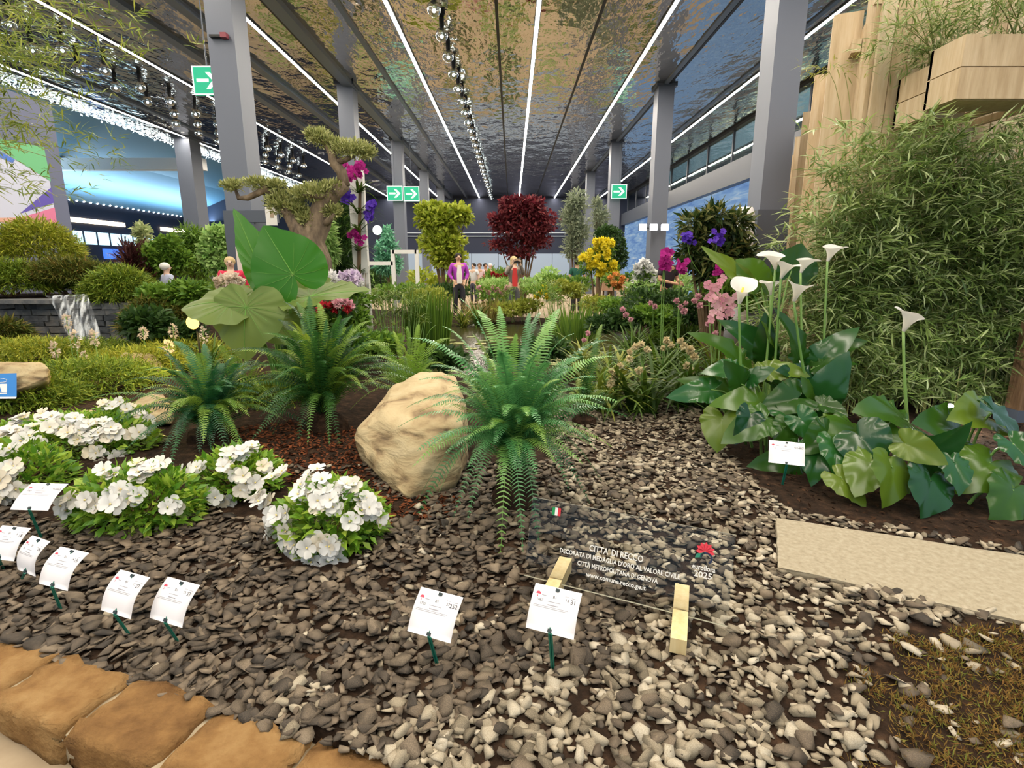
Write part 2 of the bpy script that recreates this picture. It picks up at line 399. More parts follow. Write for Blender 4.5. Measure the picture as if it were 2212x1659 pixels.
# ---- back wall, left space, right mezzanine
wb = thing('wall_back', 'dark navy back wall with two thin white lines', None, (0,41,0), kind='structure')
MB().box(-24, 10, 41, 41.3, 0, 8).build('panel', m_navy, wb)
for z in (3.62, 3.86): MB().box(-9, 9, 40.93, 41, z, z+.05).build('white_line', plain('line white %g' % z, lin(190,205,225), .5), wb)
m_pale = plain('pale blue cladding', lin(150,172,205), .6)
for k in range(9): MB().box(-9+2*k, -7.03+2*k, 40.88, 41, .3, 2.4).build('pale_panel', m_pale, wb)
m_vault = plain('vault paint', lin(96,142,178), .55)
wl = thing('wall_left', 'dark left wall below a blue lit sloping vault with windows', None, (-24,20,0), kind='structure')
MB().box(-24.3, -24, 8, 41, 0, 5.0).build('panel', m_navy, wl)
mk('vault', [(-24,8,5.0),(-24,41,5.0),(-20,41,6.6),(-20,8,6.6),(-14.1,41,7.6),(-14.1,8,7.6)], [(0,3,2,1),(3,5,4,2)], m_vault, wl)
MB().box(-24, -14.1, 26, 26.4, 5.8, 6.3).build('cross_beam', m_white, wl)
m_win = emis('lit window', (.55,.85,1,1), 2.2); m_warmwin = emis('warm window strip', (1,.82,.58,1), 5)
for k in range(7): MB().box(-23.99, -23.94, 30.2+1.0*k, 31.0+1.0*k, 2.7, 3.4).build('window_pane', m_win, wl)
for y0, y1 in ((29.5,34.5),(38,39.3),(39.6,40.9)): MB().box(-23.98, -23.9, y0, y1, 3.85, 4.1).build('light_slot', m_warmwin, wl)
for k in range(34): MB().ball((-23.95, 24+.5*k, 5.03), .07, 6, 4).build('vault_lamp', m_bulb, wl)
al = bpy.data.lights.new('vault wash', 'AREA'); al.shape = 'RECTANGLE'; al.size = .4; al.size_y = 24; al.energy = 1100; al.color = (.6,.84,1)
alo = bpy.data.objects.new('vault_wash', al); C.objects.link(alo); alo.location = (-22.0, 29, 4.7); alo.rotation_euler = (math.pi, 0, 0)
m_signblue = plain('sign blue', lin(60,100,220), .5, emit=lin(70,120,255), es=1.2)
ts = thing('toilet_sign', 'blue lit toilets sign on the dark left wall', 'sign', (-23.9,33.2,2.1))
MB().box(-24.0, -23.87, 32.4, 34.0, 1.9, 2.5).build('panel', m_signblue, ts)
tx = link('lettering', text_mesh('lettering', 'TOILETTE', .36, m_white), ts, (.05, 0, -.1)); tx.rotation_euler = (math.pi/2, 0, math.pi/2)

# glowing flakes imitating the vault lamps' reflections in the rippled ceiling edge
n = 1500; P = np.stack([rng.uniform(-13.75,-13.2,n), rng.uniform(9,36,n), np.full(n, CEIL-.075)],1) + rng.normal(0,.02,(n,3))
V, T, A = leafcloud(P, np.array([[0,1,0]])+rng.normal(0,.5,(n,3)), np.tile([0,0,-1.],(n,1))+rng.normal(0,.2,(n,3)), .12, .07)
sp = mk_np('mirror_glint_band', V, T, emis('sparkle', (.82,.95,1,1), 3.2), kind='stuff'); tag(sp, 'band of cool white flakes imitating lamp reflections along the ceiling edge', 'lights')

# right side: sea wall (backlit), dark beam, mezzanine with windows
def seawall():
    m = bpy.data.materials.new('backlit sea picture'); m.use_nodes = True; nt = m.node_tree; N = nt.nodes; Lk = nt.links; N.clear()
    o = N.new('ShaderNodeOutputMaterial'); e = N.new('ShaderNodeEmission'); tc = N.new('ShaderNodeTexCoord'); mp = N.new('ShaderNodeMapping'); mp.inputs['Scale'].default_value = (1,.22,1.6)
    n1 = N.new('ShaderNodeTexNoise'); n1.inputs['Scale'].default_value = 3.2; n1.inputs['Detail'].default_value = 7; n1.inputs['Distortion'].default_value = .6
    r = N.new('ShaderNodeValToRGB'); el = r.color_ramp.elements
    el[0].position, el[0].color = .34, lin(104,142,212); el[1].position, el[1].color = .80, lin(235,246,255)
    k = el.new(.5); k.color = lin(130,172,236); k = el.new(.62); k.color = lin(160,200,248)
    Lk.new(tc.outputs['Object'], mp.inputs[0]); Lk.new(mp.outputs[0], n1.inputs[0]); Lk.new(n1.outputs[0], r.inputs[0]); Lk.new(r.outputs[0], e.inputs[0]); e.inputs[1].default_value = .8
    Lk.new(e.outputs[0], o.inputs[0]); return m
wr = thing('wall_right', 'bright blue backlit sea picture wall under a dark mezzanine beam', None, (8.2,20,0), kind='structure')
MB().box(8.3, 8.5, 9, 41, 0, 4.45).build('sea_picture', seawall(), wr)
MB().box(8.0, 8.5, 6, 41, 4.4, 5.2).build('mezzanine_beam', m_steel_d, wr)
m_interior = noisy('mezzanine interior', [(.4, lin(50,64,70)), (.6, lin(90,100,90))], 1.2, .8, 0)
MB().box(9.6, 9.7, 6, 41, 5.2, 6.4).build('mezzanine_back', m_interior, wr)
m_pane = glassy('window glass', (.75,.9,.88,1), .35)
for k in range(12):
    y = 8 + 2.6*k
    MB().box(8.06, 8.09, y, y+2.52, 5.22, 6.3).build('window_pane', m_pane, wr)
    MB().box(8.03, 8.11, y+2.52, y+2.6, 5.2, 6.36).build('mullion', m_steel_d, wr)
    MB().box(9.3, 9.61, y+.4, y+2.0, 5.45, 5.68).build('shelf_light', m_warmwin, wr)
MB().box(7.94, 8.14, 6, 41, 6.28, CEIL).build('top_rail', m_black, wr)

# ---- left poster wall
pw = thing('poster_wall', 'grey blue partition wall carrying a coloured poster', None, (-10.6,9.5,0), kind='structure')
MB().box(-10.9, -10.26, 5.5, 13, 0, 5.0).build('panel', plain('partition paint', lin(92,98,124), .7), pw)
def onx(px, py, X):
    r = ray(px, py); t = X/r.x; return Vector((X, r.y*t, CZ + r.z*t))
po = thing('poster', 'large poster of white, green, violet and pink triangles on the partition', 'poster', (-10.24, 10, 3))
for nm, cc, pts, dx in (('sheet', lin(200,206,240), [(-160,270),(95,318),(125,495),(-160,470)], .0), ('green_field', lin(96,178,120), [(-160,270),(95,318),(110,392),(-30,305)], .004),
        ('blue_line', lin(70,110,220), [(-80,305),(-30,308),(32,345),(28,352)], .007), ('violet_field', lin(84,72,170), [(110,405),(117,438),(42,462)], .004),
        ('pink_field', lin(222,110,150), [(118,448),(125,495),(20,481),(45,470)], .004), ('coral_field', lin(228,160,140), [(45,470),(20,481),(-120,474),(-120,472)], .007)):
    X = -10.245 + dx
    mk(nm, [onx(a,b,X) for a,b in pts], [tuple(range(len(pts)))[::-1]], plain(nm, cc, .6), po)

# ---- exit signs
m_exit = plain('exit green', lin(20,140,100), .5, emit=lin(20,150,110), es=.8); m_exitw = plain('exit white', lin(240,250,245), .5, emit=(1,1,1,1), es=.8)
def exit_sign(px, py, Y, lab):
    c = at(px, py, Y); t = thing('exit_sign', lab, 'sign', tuple(c))
    s = .5 if Y < 15 else .62
    MB().box(-s/2, s/2, -.03, .03, -s*.45, s*.45).build('panel', m_exit, t, local=True)
    MB().box(-s/2, s/2, -.034, -.03, -s*.45, -s*.41).box(-s/2, s/2, -.034, -.03, s*.41, s*.45).box(-s/2, -s*.46, -.034, -.03, -s*.45, s*.45).box(s*.46, s/2, -.034, -.03, -s*.45, s*.45).build('border', m_exitw, t, local=True)
    a = MB(); a.add([(-s*.36,-.036,-.05*s),(.05*s,-.036,-.05*s),(.05*s,-.036,.05*s),(-s*.36,-.036,.05*s)], [(0,1,2,3)])
    a.add([(-.05*s,-.036,-.26*s),(.1*s,-.036,-.26*s),(.36*s,-.036,0),(.1*s,-.036,.26*s),(-.05*s,-.036,.26*s),(.18*s,-.036,0)], [(0,1,2,5),(5,2,3,4)]); a.build('arrow', m_exitw, t, local=True)
    MB().tube([(0,0,s*.45),(0,0,CEIL-c.z)], .012, 5).build('rod', m_steel_d, t, local=True)
exit_sign(450, 175, 10.05, 'green exit sign with white arrow behind the nearest column')
exit_sign(853, 418, 22.4, 'green exit sign with white arrow left of the white framed column')
exit_sign(889, 419, 22.4, 'green exit sign with white arrow right of the white framed column')
exit_sign(1337, 414, 22.8, 'green exit sign with white arrow near the sea wall')

# ---- timber structure on the right
m_wood = noisy('pale fir boards', [(.3, lin(164,138,104)), (.55, lin(190,164,128)), (.8, lin(206,184,152))], 3, .6, .2, stretch=(6,6,.6), var=.25, spec=.25)
fd = Vector((.404,.915,0)); fn = Vector((-.915,.404,0)); f0 = Vector((3.412,5.79,0))
tf = thing('timber_fence', 'pale timber board fence with fins receding behind the bamboo', 'fence', tuple(f0))
for k in range(52):
    c = f0 + fd*(.11+.215*k); h = 3.78 + .03*math.sin(k*2.3)
    MB().obox((c.x,c.y,h/2), fd, fn, (0,0,1), .104, .012, h/2).build('plank', m_wood, tf)
for k in range(6):
    c = f0 + fd*(.2+1.9*k) + fn*.14
    MB().obox((c.x,c.y,1.98), fd, fn, (0,0,1), .035, .13, 1.98).build('fin', m_wood, tf)
for z in (3.6, 2.0):
    c = f0 + fd*5.6 + fn*.06; MB().obox((c.x,c.y,z), fd, fn, (0,0,1), 5.6, .04, .06).build('rail', m_wood, tf)
ff = thing('timber_screen', 'pale timber slat screen behind the bamboo, facing the gravel', 'screen', (4.8,5.66,0))
for k in range(20):
    x = 3.46 + .15*k; MB().box(x, x+.138, 5.64, 5.67, 0, 4.35).build('slat', m_wood, ff)
for x in (3.42, 4.62, 5.9): MB().box(x, x+.12, 5.68, 5.82, 0, 4.4).build('post', m_wood, ff)
for z in (.6, 2.2, 3.9): MB().box(3.4, 6.4, 5.67, 5.71, z, z+.12).build('rail', m_wood, ff)
def planter(px0, px1, pt, pb, Y, dep, lab, name='timber_planter'):
    a = at(px0, pt, Y); b = at(px1, pb, Y); t = thing(name, lab, 'planter', ((a.x+b.x)/2, Y+dep/2, b.z))
    x0, x1, z0, z1, w = a.x, b.x, b.z, a.z, .03
    hh = (z1-z0)/2
    for k in range(2):
        MB().box(x0, x1, Y, Y+w, z0+hh*k+.004, z0+hh*(k+1)-.004).build('front_board', m_wood, t)
        MB().box(x0, x0+w, Y+w, Y+dep, z0+hh*k+.004, z0+hh*(k+1)-.004).build('side_board', m_wood, t)
        MB().box(x1-w, x1, Y+w, Y+dep, z0+hh*k+.004, z0+hh*(k+1)-.004).build('side_board', m_wood, t)
    MB().box(x0, x1, Y+dep-w, Y+dep, z0, z1).build('back_board', m_wood, t)
    MB().box(x0+w, x1-w, Y+w, Y+dep-w, z0, z0+.03).build('bottom', m_wood, t)
    MB().box(x0+w, x1-w, Y+w, Y+dep-w, z1-.1, z1-.05).build('soil', m_soil, t)
    for x in (x0+(x1-x0)*.62, x0+(x1-x0)*.9): MB().box(x-.025, x+.025, Y+dep-.005, 5.645, z0, z0+.06).build('support_arm', m_wood, t)   # fixed to the slat screen
    return t, Vector(((x0+x1)/2, Y+dep/2, z1-.06)), (x1-x0)
pl1 = planter(2088, 2330, 72, 214, 4.75, .36, 'large pale timber planter box fixed high on the slat screen')
pl2 = planter(2012, 2082, 138, 256, 5.15, .4, 'small pale timber planter box tucked beside the large planter')
POST_TOP = at(2088, 214, 4.75).z + .004   # the post carries the planter
bp = gnd(2196, 905); pst = thing('timber_post', 'dark weathered timber post rising beside the bamboo and spotlight', 'post', (bp.x, bp.y, .1))
m_dwood = noisy('weathered wood', [(.3, lin(70,50,34)), (.7, lin(128,98,70))], 3, .8, .4, stretch=(5,5,.5))
MB().box(bp.x-.07, bp.x+.07, bp.y-.07, bp.y+.07, .0, POST_TOP).build('post_body', m_dwood, pst)
MB().box(bp.x-.09, bp.x+.09, bp.y-.09, bp.y+.09, .1, .22).build('post_foot', m_steel_d, pst)

rb = at(470, 78, 9.3); br = thing('column_bracket', 'small dark red bracket high on the nearest column', 'bracket', tuple(rb))
MB().box(-.12, .10, -.03, .06, -.015, .015).build('arm', m_black, br, local=True); MB().box(.06, .15, -.05, .06, -.03, .04).build('red_cap', plain('dull red', lin(120,52,62), .5), br, local=True)
# ================================================================== GRAVEL, SLAB, ROCKS, WATER
def inpoly(px, py, poly):
    c = np.zeros(len(px), bool); n = len(poly); j = n-1
    for i in range(n):
        xi, yi = poly[i]; xj, yj = poly[j]
        k = ((yi > py) != (yj > py)) & (px < (xj-xi)*(py-yi)/((yj-yi) or 1e-9) + xi); c ^= k; j = i
    return c
m_pale_stone = noisy('pale limestone chip', [(.2, lin(88,80,67)), (.42, lin(126,115,96)), (.65, lin(150,138,117)), (.9, lin(182,171,150))], 18, .85, .35, 60, var=.62, spec=.2, bdist=.006)
m_dark_stone = noisy('brown grey slate chip', [(.15, lin(40,36,32)), (.4, lin(70,61,51)), (.65, lin(92,80,66)), (.9, lin(118,104,86))], 16, .7, .3, 60, var=.55, spec=.3, bdist=.006)
def hull(n, flat, seed, jag=.18):
    r = random.Random(seed); bm = bmesh.new()
    for i in range(n):
        z = r.uniform(-1,1); a = r.random()*6.283; q = math.sqrt(1-z*z); k = 1 - jag*r.random()
        x, y = q*math.cos(a)*k, q*math.sin(a)*k
        bm.verts.new((x*(1+.25*y), y*r.uniform(.85,1), max(-.7, min(.7, z))*flat*k))
    res = bmesh.ops.convex_hull(bm, input=bm.verts)
    bmesh.ops.delete(bm, geom=[g for g in res['geom_interior'] if isinstance(g, bmesh.types.BMVert)], context='VERTS')
    bmesh.ops.triangulate(bm, faces=bm.faces[:]); bm.verts.index_update()
    V = np.array([v.co[:] for v in bm.verts]); T = np.array([[v.index for v in f.verts] for f in bm.faces]); bm.free(); return V, T
pale_k = [hull(13, .36, 100+i, .36) for i in range(10)]; dark_k = [hull(13, .15, 200+i, .40) for i in range(10)]
def mesh_of(k, mat, nm): 
    me = mesh_np(nm, k[0], k[1], mat); return me
pale_me = [mesh_of(k, m_pale_stone, 'pale_stone') for k in pale_k]; dark_me = [mesh_of(k, m_dark_stone, 'slate_chip') for k in dark_k]
SLAB = [(1676,1118),(2290,1212),(2420,1390),(1682,1225)]
soil_zone = [(1480,845),(1560,960),(1640,1050),(1720,1105),(2212,1190),(2500,1215),(2500,700),(1480,700)]
mulch = [(540,955),(700,935),(770,980),(820,1060),(930,1090),(900,1130),(820,1120),(690,1020),(600,1000)]
plants_zone = [(-60,1090),(0,1095),(180,1150),(380,1140),(430,1100),(560,1120),(610,1225),(720,1240),(810,1180),(760,1090),(600,1000),(380,1010),(-60,900)]
moss_zone = [(1840,1700),(1900,1560),(1850,1450),(1960,1360),(2230,1330),(2230,1700)]
n = 50000
s_, t_ = rng.uniform(-3.6, 5.2, n), 4.6*rng.random(n)**1.15 - .02
Pg = np.array(B0)[None,:2] + s_[:,None]*np.array(BD)[None,:2] + t_[:,None]*np.array(BN)[None,:2]
zz = np.array([H(x,y) for x,y in Pg]); P3 = np.column_stack([Pg, zz]); gx, gy = proj(P3)
ok = (gx > -90) & (gx < 2300) & (gy < 1740) & (gy > 850)
for zn in (SLAB, soil_zone, plants_zone): ok &= ~inpoly(gx, gy, zn)
ok &= ~(inpoly(gx, gy, mulch) & (rng.random(n) > .05))
ok &= ~(inpoly(gx, gy, moss_zone) & (rng.random(n) > .12))
ok &= ~((gx < 1180) & (gy < 1000)); ok &= ~((gx < 560) & (gy < 1090))
P3, gx, gy = P3[ok], gx[ok], gy[ok]; n = len(P3)
bnd = np.interp(gy, [850,1000,1100,1200,1300,1400,1500,1600,1700], [1180,1190,1200,1210,1400,1290,1080,820,700])
pl = np.clip((gx-bnd)/190+.30, .0, np.where(gy < 1180, .60, .76)); pl = np.where(gx > 600, np.maximum(pl, .09), np.maximum(pl, .025))
patch = np.sin(P3[:,0]*7.3+1)*np.sin(P3[:,1]*8.1+2); pl = np.clip(pl + np.where((gx>600)&(gy>1330), .28*(patch>.25), 0), 0, .93)
is_p = rng.random(n) < pl
dist = np.hypot(P3[:,0], P3[:,1])
def scatter(sel, meshes, kinds, nm, mat, smin, smax, flatz):
    idx = np.where(sel)[0]; sz = smin + (smax-smin)*rng.random(len(idx))**2.2; order = np.argsort(-(sz/dist[idx])); 
    near = order[:300]; far = order[300:]
    rot = lambda tilt: (rng.normal(0,tilt), rng.normal(0,tilt), rng.uniform(0,6.283))
    for q in near:
        i = idx[q]; k = R.randrange(len(meshes)); s = sz[q]
        o = link(nm, meshes[k], ground, (P3[i,0], P3[i,1], P3[i,2] + s*flatz*R.uniform(.4,1.3)))
        o.rotation_euler = rot(.22); o.scale = (s, s*R.uniform(.6,.9), s)
    Vs, Ts, As, off = [], [], [], 0
    for q in far:
        i = idx[q]; k = kinds[R.randrange(len(kinds))]; s = sz[q]; e = rot(.25)
        M = np.array(Matrix.Rotation(e[2],3,'Z') @ Matrix.Rotation(e[0],3,'X') @ Matrix.Rotation(e[1],3,'Y'))
        v = (k[0]*np.array([s, s*R.uniform(.6,.9), s])) @ M.T + P3[i] + np.array([0,0,s*flatz*R.uniform(.2,1.4)])
        Vs.append(v); Ts.append(k[1]+off); As.append(np.full(len(v), R.random())); off += len(v)
    o = mk_np('loose_'+nm+'s', np.concatenate(Vs), np.concatenate(Ts), mat, ground, np.concatenate(As), kind='stuff'); return len(idx)
scatter(is_p, pale_me, pale_k, 'pale_stone', m_pale_stone, .019, .050, .32)
scatter(~is_p, dark_me, dark_k, 'slate_chip', m_dark_stone, .026, .062, .36)
# mulch chips and moss
m_mulch = leafm('red brown bark mulch', lin(58,30,18), lin(104,58,34), .9, 0, .1)
n = 5000; a = rng.random((n,2)); q = np.array([[gnd(560,935).x, gnd(560,935).y],[gnd(960,935).x,gnd(960,935).y]])
Pm = np.column_stack([rng.uniform(-2.2,-.3,n), rng.uniform(2.5,4.4,n)]); Pm = np.column_stack([Pm, [H(x,y)+.006 for x,y in Pm]]); mx, my = proj(Pm); k = inpoly(mx, my, [(480,925),(720,900),(1000,960),(1000,1110),(820,1135),(560,1010)])
Pm = Pm[k]; V, T, A = leafcloud(Pm, rdir(len(Pm))*[1,1,.25], np.tile([0,0,1.],(len(Pm),1))+rdir(len(Pm))*.5, .045, .02)
mk_np('bark_mulch', V, T, m_mulch, ground, A, kind='stuff')
n = 4000; Pc = np.column_stack([rng.uniform(1.1,5,n), rng.uniform(2.2,5.5,n)]); Pc = np.column_stack([Pc, [H(x,y)+.006 for x,y in Pc]]); mx, my = proj(Pc); Pc = Pc[inpoly(mx, my, soil_zone)]
V, T, A = leafcloud(Pc, rdir(len(Pc))*[1,1,.3], np.tile([0,0,1.],(len(Pc),1))+rdir(len(Pc))*.5, .04, .015)
mk_np('soil_crumbs', V, T, leafm('dark peat crumbs', lin(26,18,14), lin(66,46,32), .95, 0, .1), ground, A, kind='stuff')
m_moss = leafm('brown green moss', lin(96,66,36), lin(118,94,46), .9, .1, .1, lin(98,108,46))
n = 110000; Pq = np.column_stack([rng.uniform(.7,3.2,n), rng.uniform(.7,2.6,n)]); Pq = np.column_stack([Pq, [H(x,y)+.004 for x,y in Pq]]); mx, my = proj(Pq); jx = 70*np.sin(Pq[:,0]*19+Pq[:,1]*7) + rng.normal(0,28,len(Pq)); keep = inpoly(mx+jx, my, [(1900,1720),(1950,1560),(1910,1450),(2000,1370),(2400,1330),(2400,1720)]) & (mx < 2260) & (rng.random(len(Pq)) < .35+.5*(np.sin(Pq[:,0]*23)*np.sin(Pq[:,1]*29+1) > -.2)); Pq = Pq[keep]
D = rdir(len(Pq))*.8 + [0,0,.45]; V, T, A = leafcloud(Pq, D, rdir(len(Pq)), .028, .004)
mo = mk_np('moss', V, T, m_moss, None, A, kind='stuff'); tag(mo, 'brown green moss creeping over soil beside the pale gravel', 'moss')
# ---- concrete slab
m_slab = noisy('sandy concrete slab', [(.3, lin(126,116,96)), (.5, lin(142,131,110)), (.7, lin(154,145,124))], 40, .9, .2, 220, spec=.15, bdist=.002)
bm = bmesh.new(); top = [gnd(x,y,.15) for x,y in SLAB]; vs = [bm.verts.new(p) for p in top] + [bm.verts.new((p.x,p.y,.06)) for p in top]
bm.faces.new(vs[:4][::-1]); bm.faces.new(vs[4:])
for i in range(4): bm.faces.new((vs[i], vs[(i+1)%4], vs[4+(i+1)%4], vs[4+i]))
bmesh.ops.recalc_face_normals(bm, faces=bm.faces[:])
bmesh.ops.subdivide_edges(bm, edges=bm.edges[:], cuts=6, use_grid_fill=True)
for v in bm.verts: v.co += Vector((R.gauss(0,.002), R.gauss(0,.002), R.gauss(0,.0012)))
me = bpy.data.meshes.new('stone_slab'); bm.to_mesh(me); bm.free(); me.materials.append(m_slab)
tag(link('stone_slab', me), 'long sandy concrete slab laid on soil between gravel and callas', 'slab')

# ---- boulders: hull of key points, subdivided and roughened
from mathutils import noise as mnoise
def boulder(name, label, pts, mat, cuts=4, amp=.03, freq=6, seed=0):
    bm = bmesh.new()
    for p in pts: bm.verts.new(p)
    res = bmesh.ops.convex_hull(bm, input=bm.verts)
    bmesh.ops.delete(bm, geom=[g for g in res['geom_interior'] if isinstance(g, bmesh.types.BMVert)], context='VERTS')
    bmesh.ops.triangulate(bm, faces=bm.faces[:])
    for _ in range(3): bmesh.ops.subdivide_edges(bm, edges=bm.edges[:], cuts=1, smooth=.05, use_grid_fill=True)
    bmesh.ops.triangulate(bm, faces=bm.faces[:]); bm.normal_update(); o = Vector((seed*3.1, seed*1.7, 0))
    for v in bm.verts:
        f = mnoise.fractal(v.co*freq + o, .8, 2.0, 4); g = mnoise.ridged_multi_fractal(Vector((v.co.x*freq*.35, v.co.y*freq*.35, v.co.z*freq*1.6)) + o, 1, 2, 3, 1, 2)
        v.co += v.normal*(amp*.55*f - amp*.35*max(0, g-.7))
    me = bpy.data.meshes.new(name); bm.to_mesh(me); bm.free(); me.materials.append(mat); smooth(me)
    return tag(link(name, me), label, 'boulder')
def rockmat():
    m, nt, p, N, Lk = nodes('ochre sandstone'); tc = N.new('ShaderNodeTexCoord'); mp = N.new('ShaderNodeMapping'); mp.inputs['Scale'].default_value = (1.2,1.2,3.2); mp.inputs['Rotation'].default_value = (.3,.25,.4)
    a = N.new('ShaderNodeTexNoise'); a.inputs['Scale'].default_value = 3.4; a.inputs['Detail'].default_value = 8; a.inputs['Distortion'].default_value = .35
    Lk.new(tc.outputs['Object'], mp.inputs[0]); Lk.new(mp.outputs[0], a.inputs[0])
    Lk.new(ramp(N, Lk, a.outputs[0], [(.27, lin(66,54,42)), (.36, lin(116,96,68)), (.42, lin(150,128,92)), (.52, lin(166,146,108)), (.75, lin(178,160,124))]), p.inputs['Base Color'])
    b = N.new('ShaderNodeBump'); b.inputs['Strength'].default_value = .9; b.inputs['Distance'].default_value = .05; Lk.new(a.outputs[0], b.inputs['Height']); Lk.new(b.outputs[0], p.inputs['Normal']); p.inputs['Roughness'].default_value = .85
    return m
m_rock = rockmat()
boulder('sandstone_boulder', 'big ochre sandstone boulder leaning between the two large ferns', [gnd(778,990), gnd(830,1045), gnd(880,1078), gnd(985,1055), gnd(1010,990), at(764,945,3.55), at(772,925,3.62), at(820,905,3.5), at(880,925,3.3), at(960,925,3.3), at(1000,925,3.4), at(790,985,3.4), at(850,1035,3.2),
    at(850,832,4.05), at(905,806,4.15), at(950,797,4.2), at(985,815,4.2), at(1005,870,3.9), gnd(850,935,.1), gnd(1010,940,.1)], m_rock, seed=1)
boulder('flat_boulder', 'pale flat sandstone boulder behind the blue sign', [at(-90,800,4.9), at(0,790,4.85), at(60,788,4.85), at(95,785,4.85), at(104,795,4.8), at(103,815,4.75), at(20,850,4.6), at(-90,850,4.6), gnd(-90,900,.1), gnd(60,885,.1), gnd(100,870,.1), at(-90,790,5.3), at(80,783,5.3), gnd(100,850,.1)], m_rock, amp=.02, seed=2)
boulder('rounded_stone', 'rounded tan stone half hidden by fern and white flowers', [at(285,872,4.45), at(320,852,4.5), at(352,850,4.5), at(372,880,4.4), at(368,915,4.25), at(300,918,4.25), gnd(280,920,.1), gnd(380,920,.1), at(340,852,4.8), gnd(360,890,.1)], m_rock, amp=.012, seed=3)
boulder('low_stone', 'low tan stone behind the white azalea flowers', [at(143,905,4.3), at(170,888,4.35), at(205,885,4.4), at(235,900,4.3), at(230,925,4.2), gnd(140,930,.1), gnd(240,930,.1), at(190,886,4.6), gnd(200,905,.1)], m_rock, amp=.012, seed=4)
boulder('half_buried_rock', 'tan rock lying among the low juniper below the waterfall', [at(225,790,6.4), at(270,762,6.5), at(330,765,6.5), at(350,785,6.4), gnd(230,850,.1), gnd(350,850,.1), at(290,764,6.9), gnd(300,815,.1)], m_rock, amp=.03, seed=5)

# ---- pond water with lily pads
def water():
    m, nt, p, N, Lk = nodes('dark pond water'); p.inputs['Base Color'].default_value = lin(40,40,18); p.inputs['Roughness'].default_value = .22; p.inputs['Specular IOR Level'].default_value = .14
    n1 = N.new('ShaderNodeTexNoise'); n1.inputs['Scale'].default_value = 5; b = N.new('ShaderNodeBump'); b.inputs['Strength'].default_value = .25; b.inputs['Distance'].default_value = .03
    tc = N.new('ShaderNodeTexCoord'); Lk.new(tc.outputs['Object'], n1.inputs[0]); Lk.new(n1.outputs[0], b.inputs['Height']); Lk.new(b.outputs[0], p.inputs['Normal']); return m
nn = 48; V = [(-.6+3.45*math.cos(2*math.pi*k/nn), 10.2+3.45*math.sin(2*math.pi*k/nn), .085) for k in range(nn)]
pw_ = mk('pond_water', V, [tuple(range(nn))], water()); tag(pw_, 'still dark pond water reflecting the reeds', 'water', kind='stuff')
m_pad = leafm('lily pad', lin(70,92,36), lin(150,150,70), .4, .1)
pad_me = bpy.data.meshes.new('lily_pad'); pv = [(0,0,0)] + [(math.cos(a), math.sin(a), .04) for a in np.linspace(.2, 6.08, 14)]; pad_me.from_pydata(pv, [], [(0,i,i+1) for i in range(1,14)]); pad_me.materials.append(m_pad)
pads = []; POND_PLANTS = [(at(925,715,9.2).x,9.2,.45), (at(1245,690,10.2).x,10.2,.45), (at(850,725,8.6).x,8.6,.55), (at(1215,690,11.6).x,11.6,.5)]
for k in range(400):
    x, y = R.uniform(-1.6,1.5), R.uniform(7.7,10.9); s = R.uniform(.09,.16)
    if any(abs(x-a) < s+c+.01 and abs(y-b) < s+c+.01 for a,b,c in pads) or len(pads) > 33 or any(math.hypot(x-a, y-b) < c+s for a,b,c in POND_PLANTS): continue
    pads.append((x,y,s))
    o = link('lily_pad', pad_me, None, (x,y,.09)); o.scale = (s,s,s); o.rotation_euler = (0,0,R.random()*6); tag(o, 'small floating lily pad on the dark pond', 'lily pad', 'lily pads on the pond')

# ---- stacked stone wall with waterfall
m_slate = noisy('wet slate stone', [(.3, lin(52,56,60)), (.55, lin(92,94,96)), (.8, lin(126,120,112))], 6, .6, .6, 30, var=.35, bdist=.01)
sw = thing('stone_wall', 'dry stacked grey stone wall under the juniper, with waterfall', 'wall', (-7.4,9.1,.1))
z = .06
for row in range(8):
    h = R.uniform(.085,.125); x = -9.3 + R.uniform(0,.2)
    while x < -5.9:
        w = R.uniform(.16,.42); V = boxv(x+.006, x+w-.006, 8.98+R.uniform(0,.05), 9.24, z+.004, z+h-.004); V = [(a+R.gauss(0,.008), b+R.gauss(0,.008), c+R.gauss(0,.006)) for a,b,c in V]
        mk('stone', V, BOXF, m_slate, sw); x += w
    z += h
WTOP = z
MB().box(-8.55, -7.45, 8.72, 9.3, WTOP, WTOP+.06).build('spout_slab', m_slate, sw)
def fallmat():
    m, nt, p, N, Lk = nodes('falling water'); tc = N.new('ShaderNodeTexCoord'); mp = N.new('ShaderNodeMapping'); mp.inputs['Scale'].default_value = (20,4,3.0)
    n1 = N.new('ShaderNodeTexNoise'); n1.inputs['Scale'].default_value = 1; n1.inputs['Detail'].default_value = 4; Lk.new(tc.outputs['Object'], mp.inputs[0]); Lk.new(mp.outputs[0], n1.inputs[0])
    f = N.new('ShaderNodeMapRange'); f.inputs[1].default_value = .48; f.inputs[2].default_value = .70; f.inputs[3].default_value = .03; f.inputs[4].default_value = .8; Lk.new(n1.outputs[0], f.inputs[0])
    tr = N.new('ShaderNodeBsdfTransparent'); mx = N.new('ShaderNodeMixShader'); p.inputs['Base Color'].default_value = (.9,.95,1,1); p.inputs['Roughness'].default_value = .15
    Lk.new(f.outputs[0], mx.inputs[0]); Lk.new(tr.outputs[0], mx.inputs[1]); Lk.new(p.outputs[0], mx.inputs[2]); Lk.new(mx.outputs[0], N['Material Output'].inputs[0]); return m
V, Fc = [], []; nu, nv = 24, 12
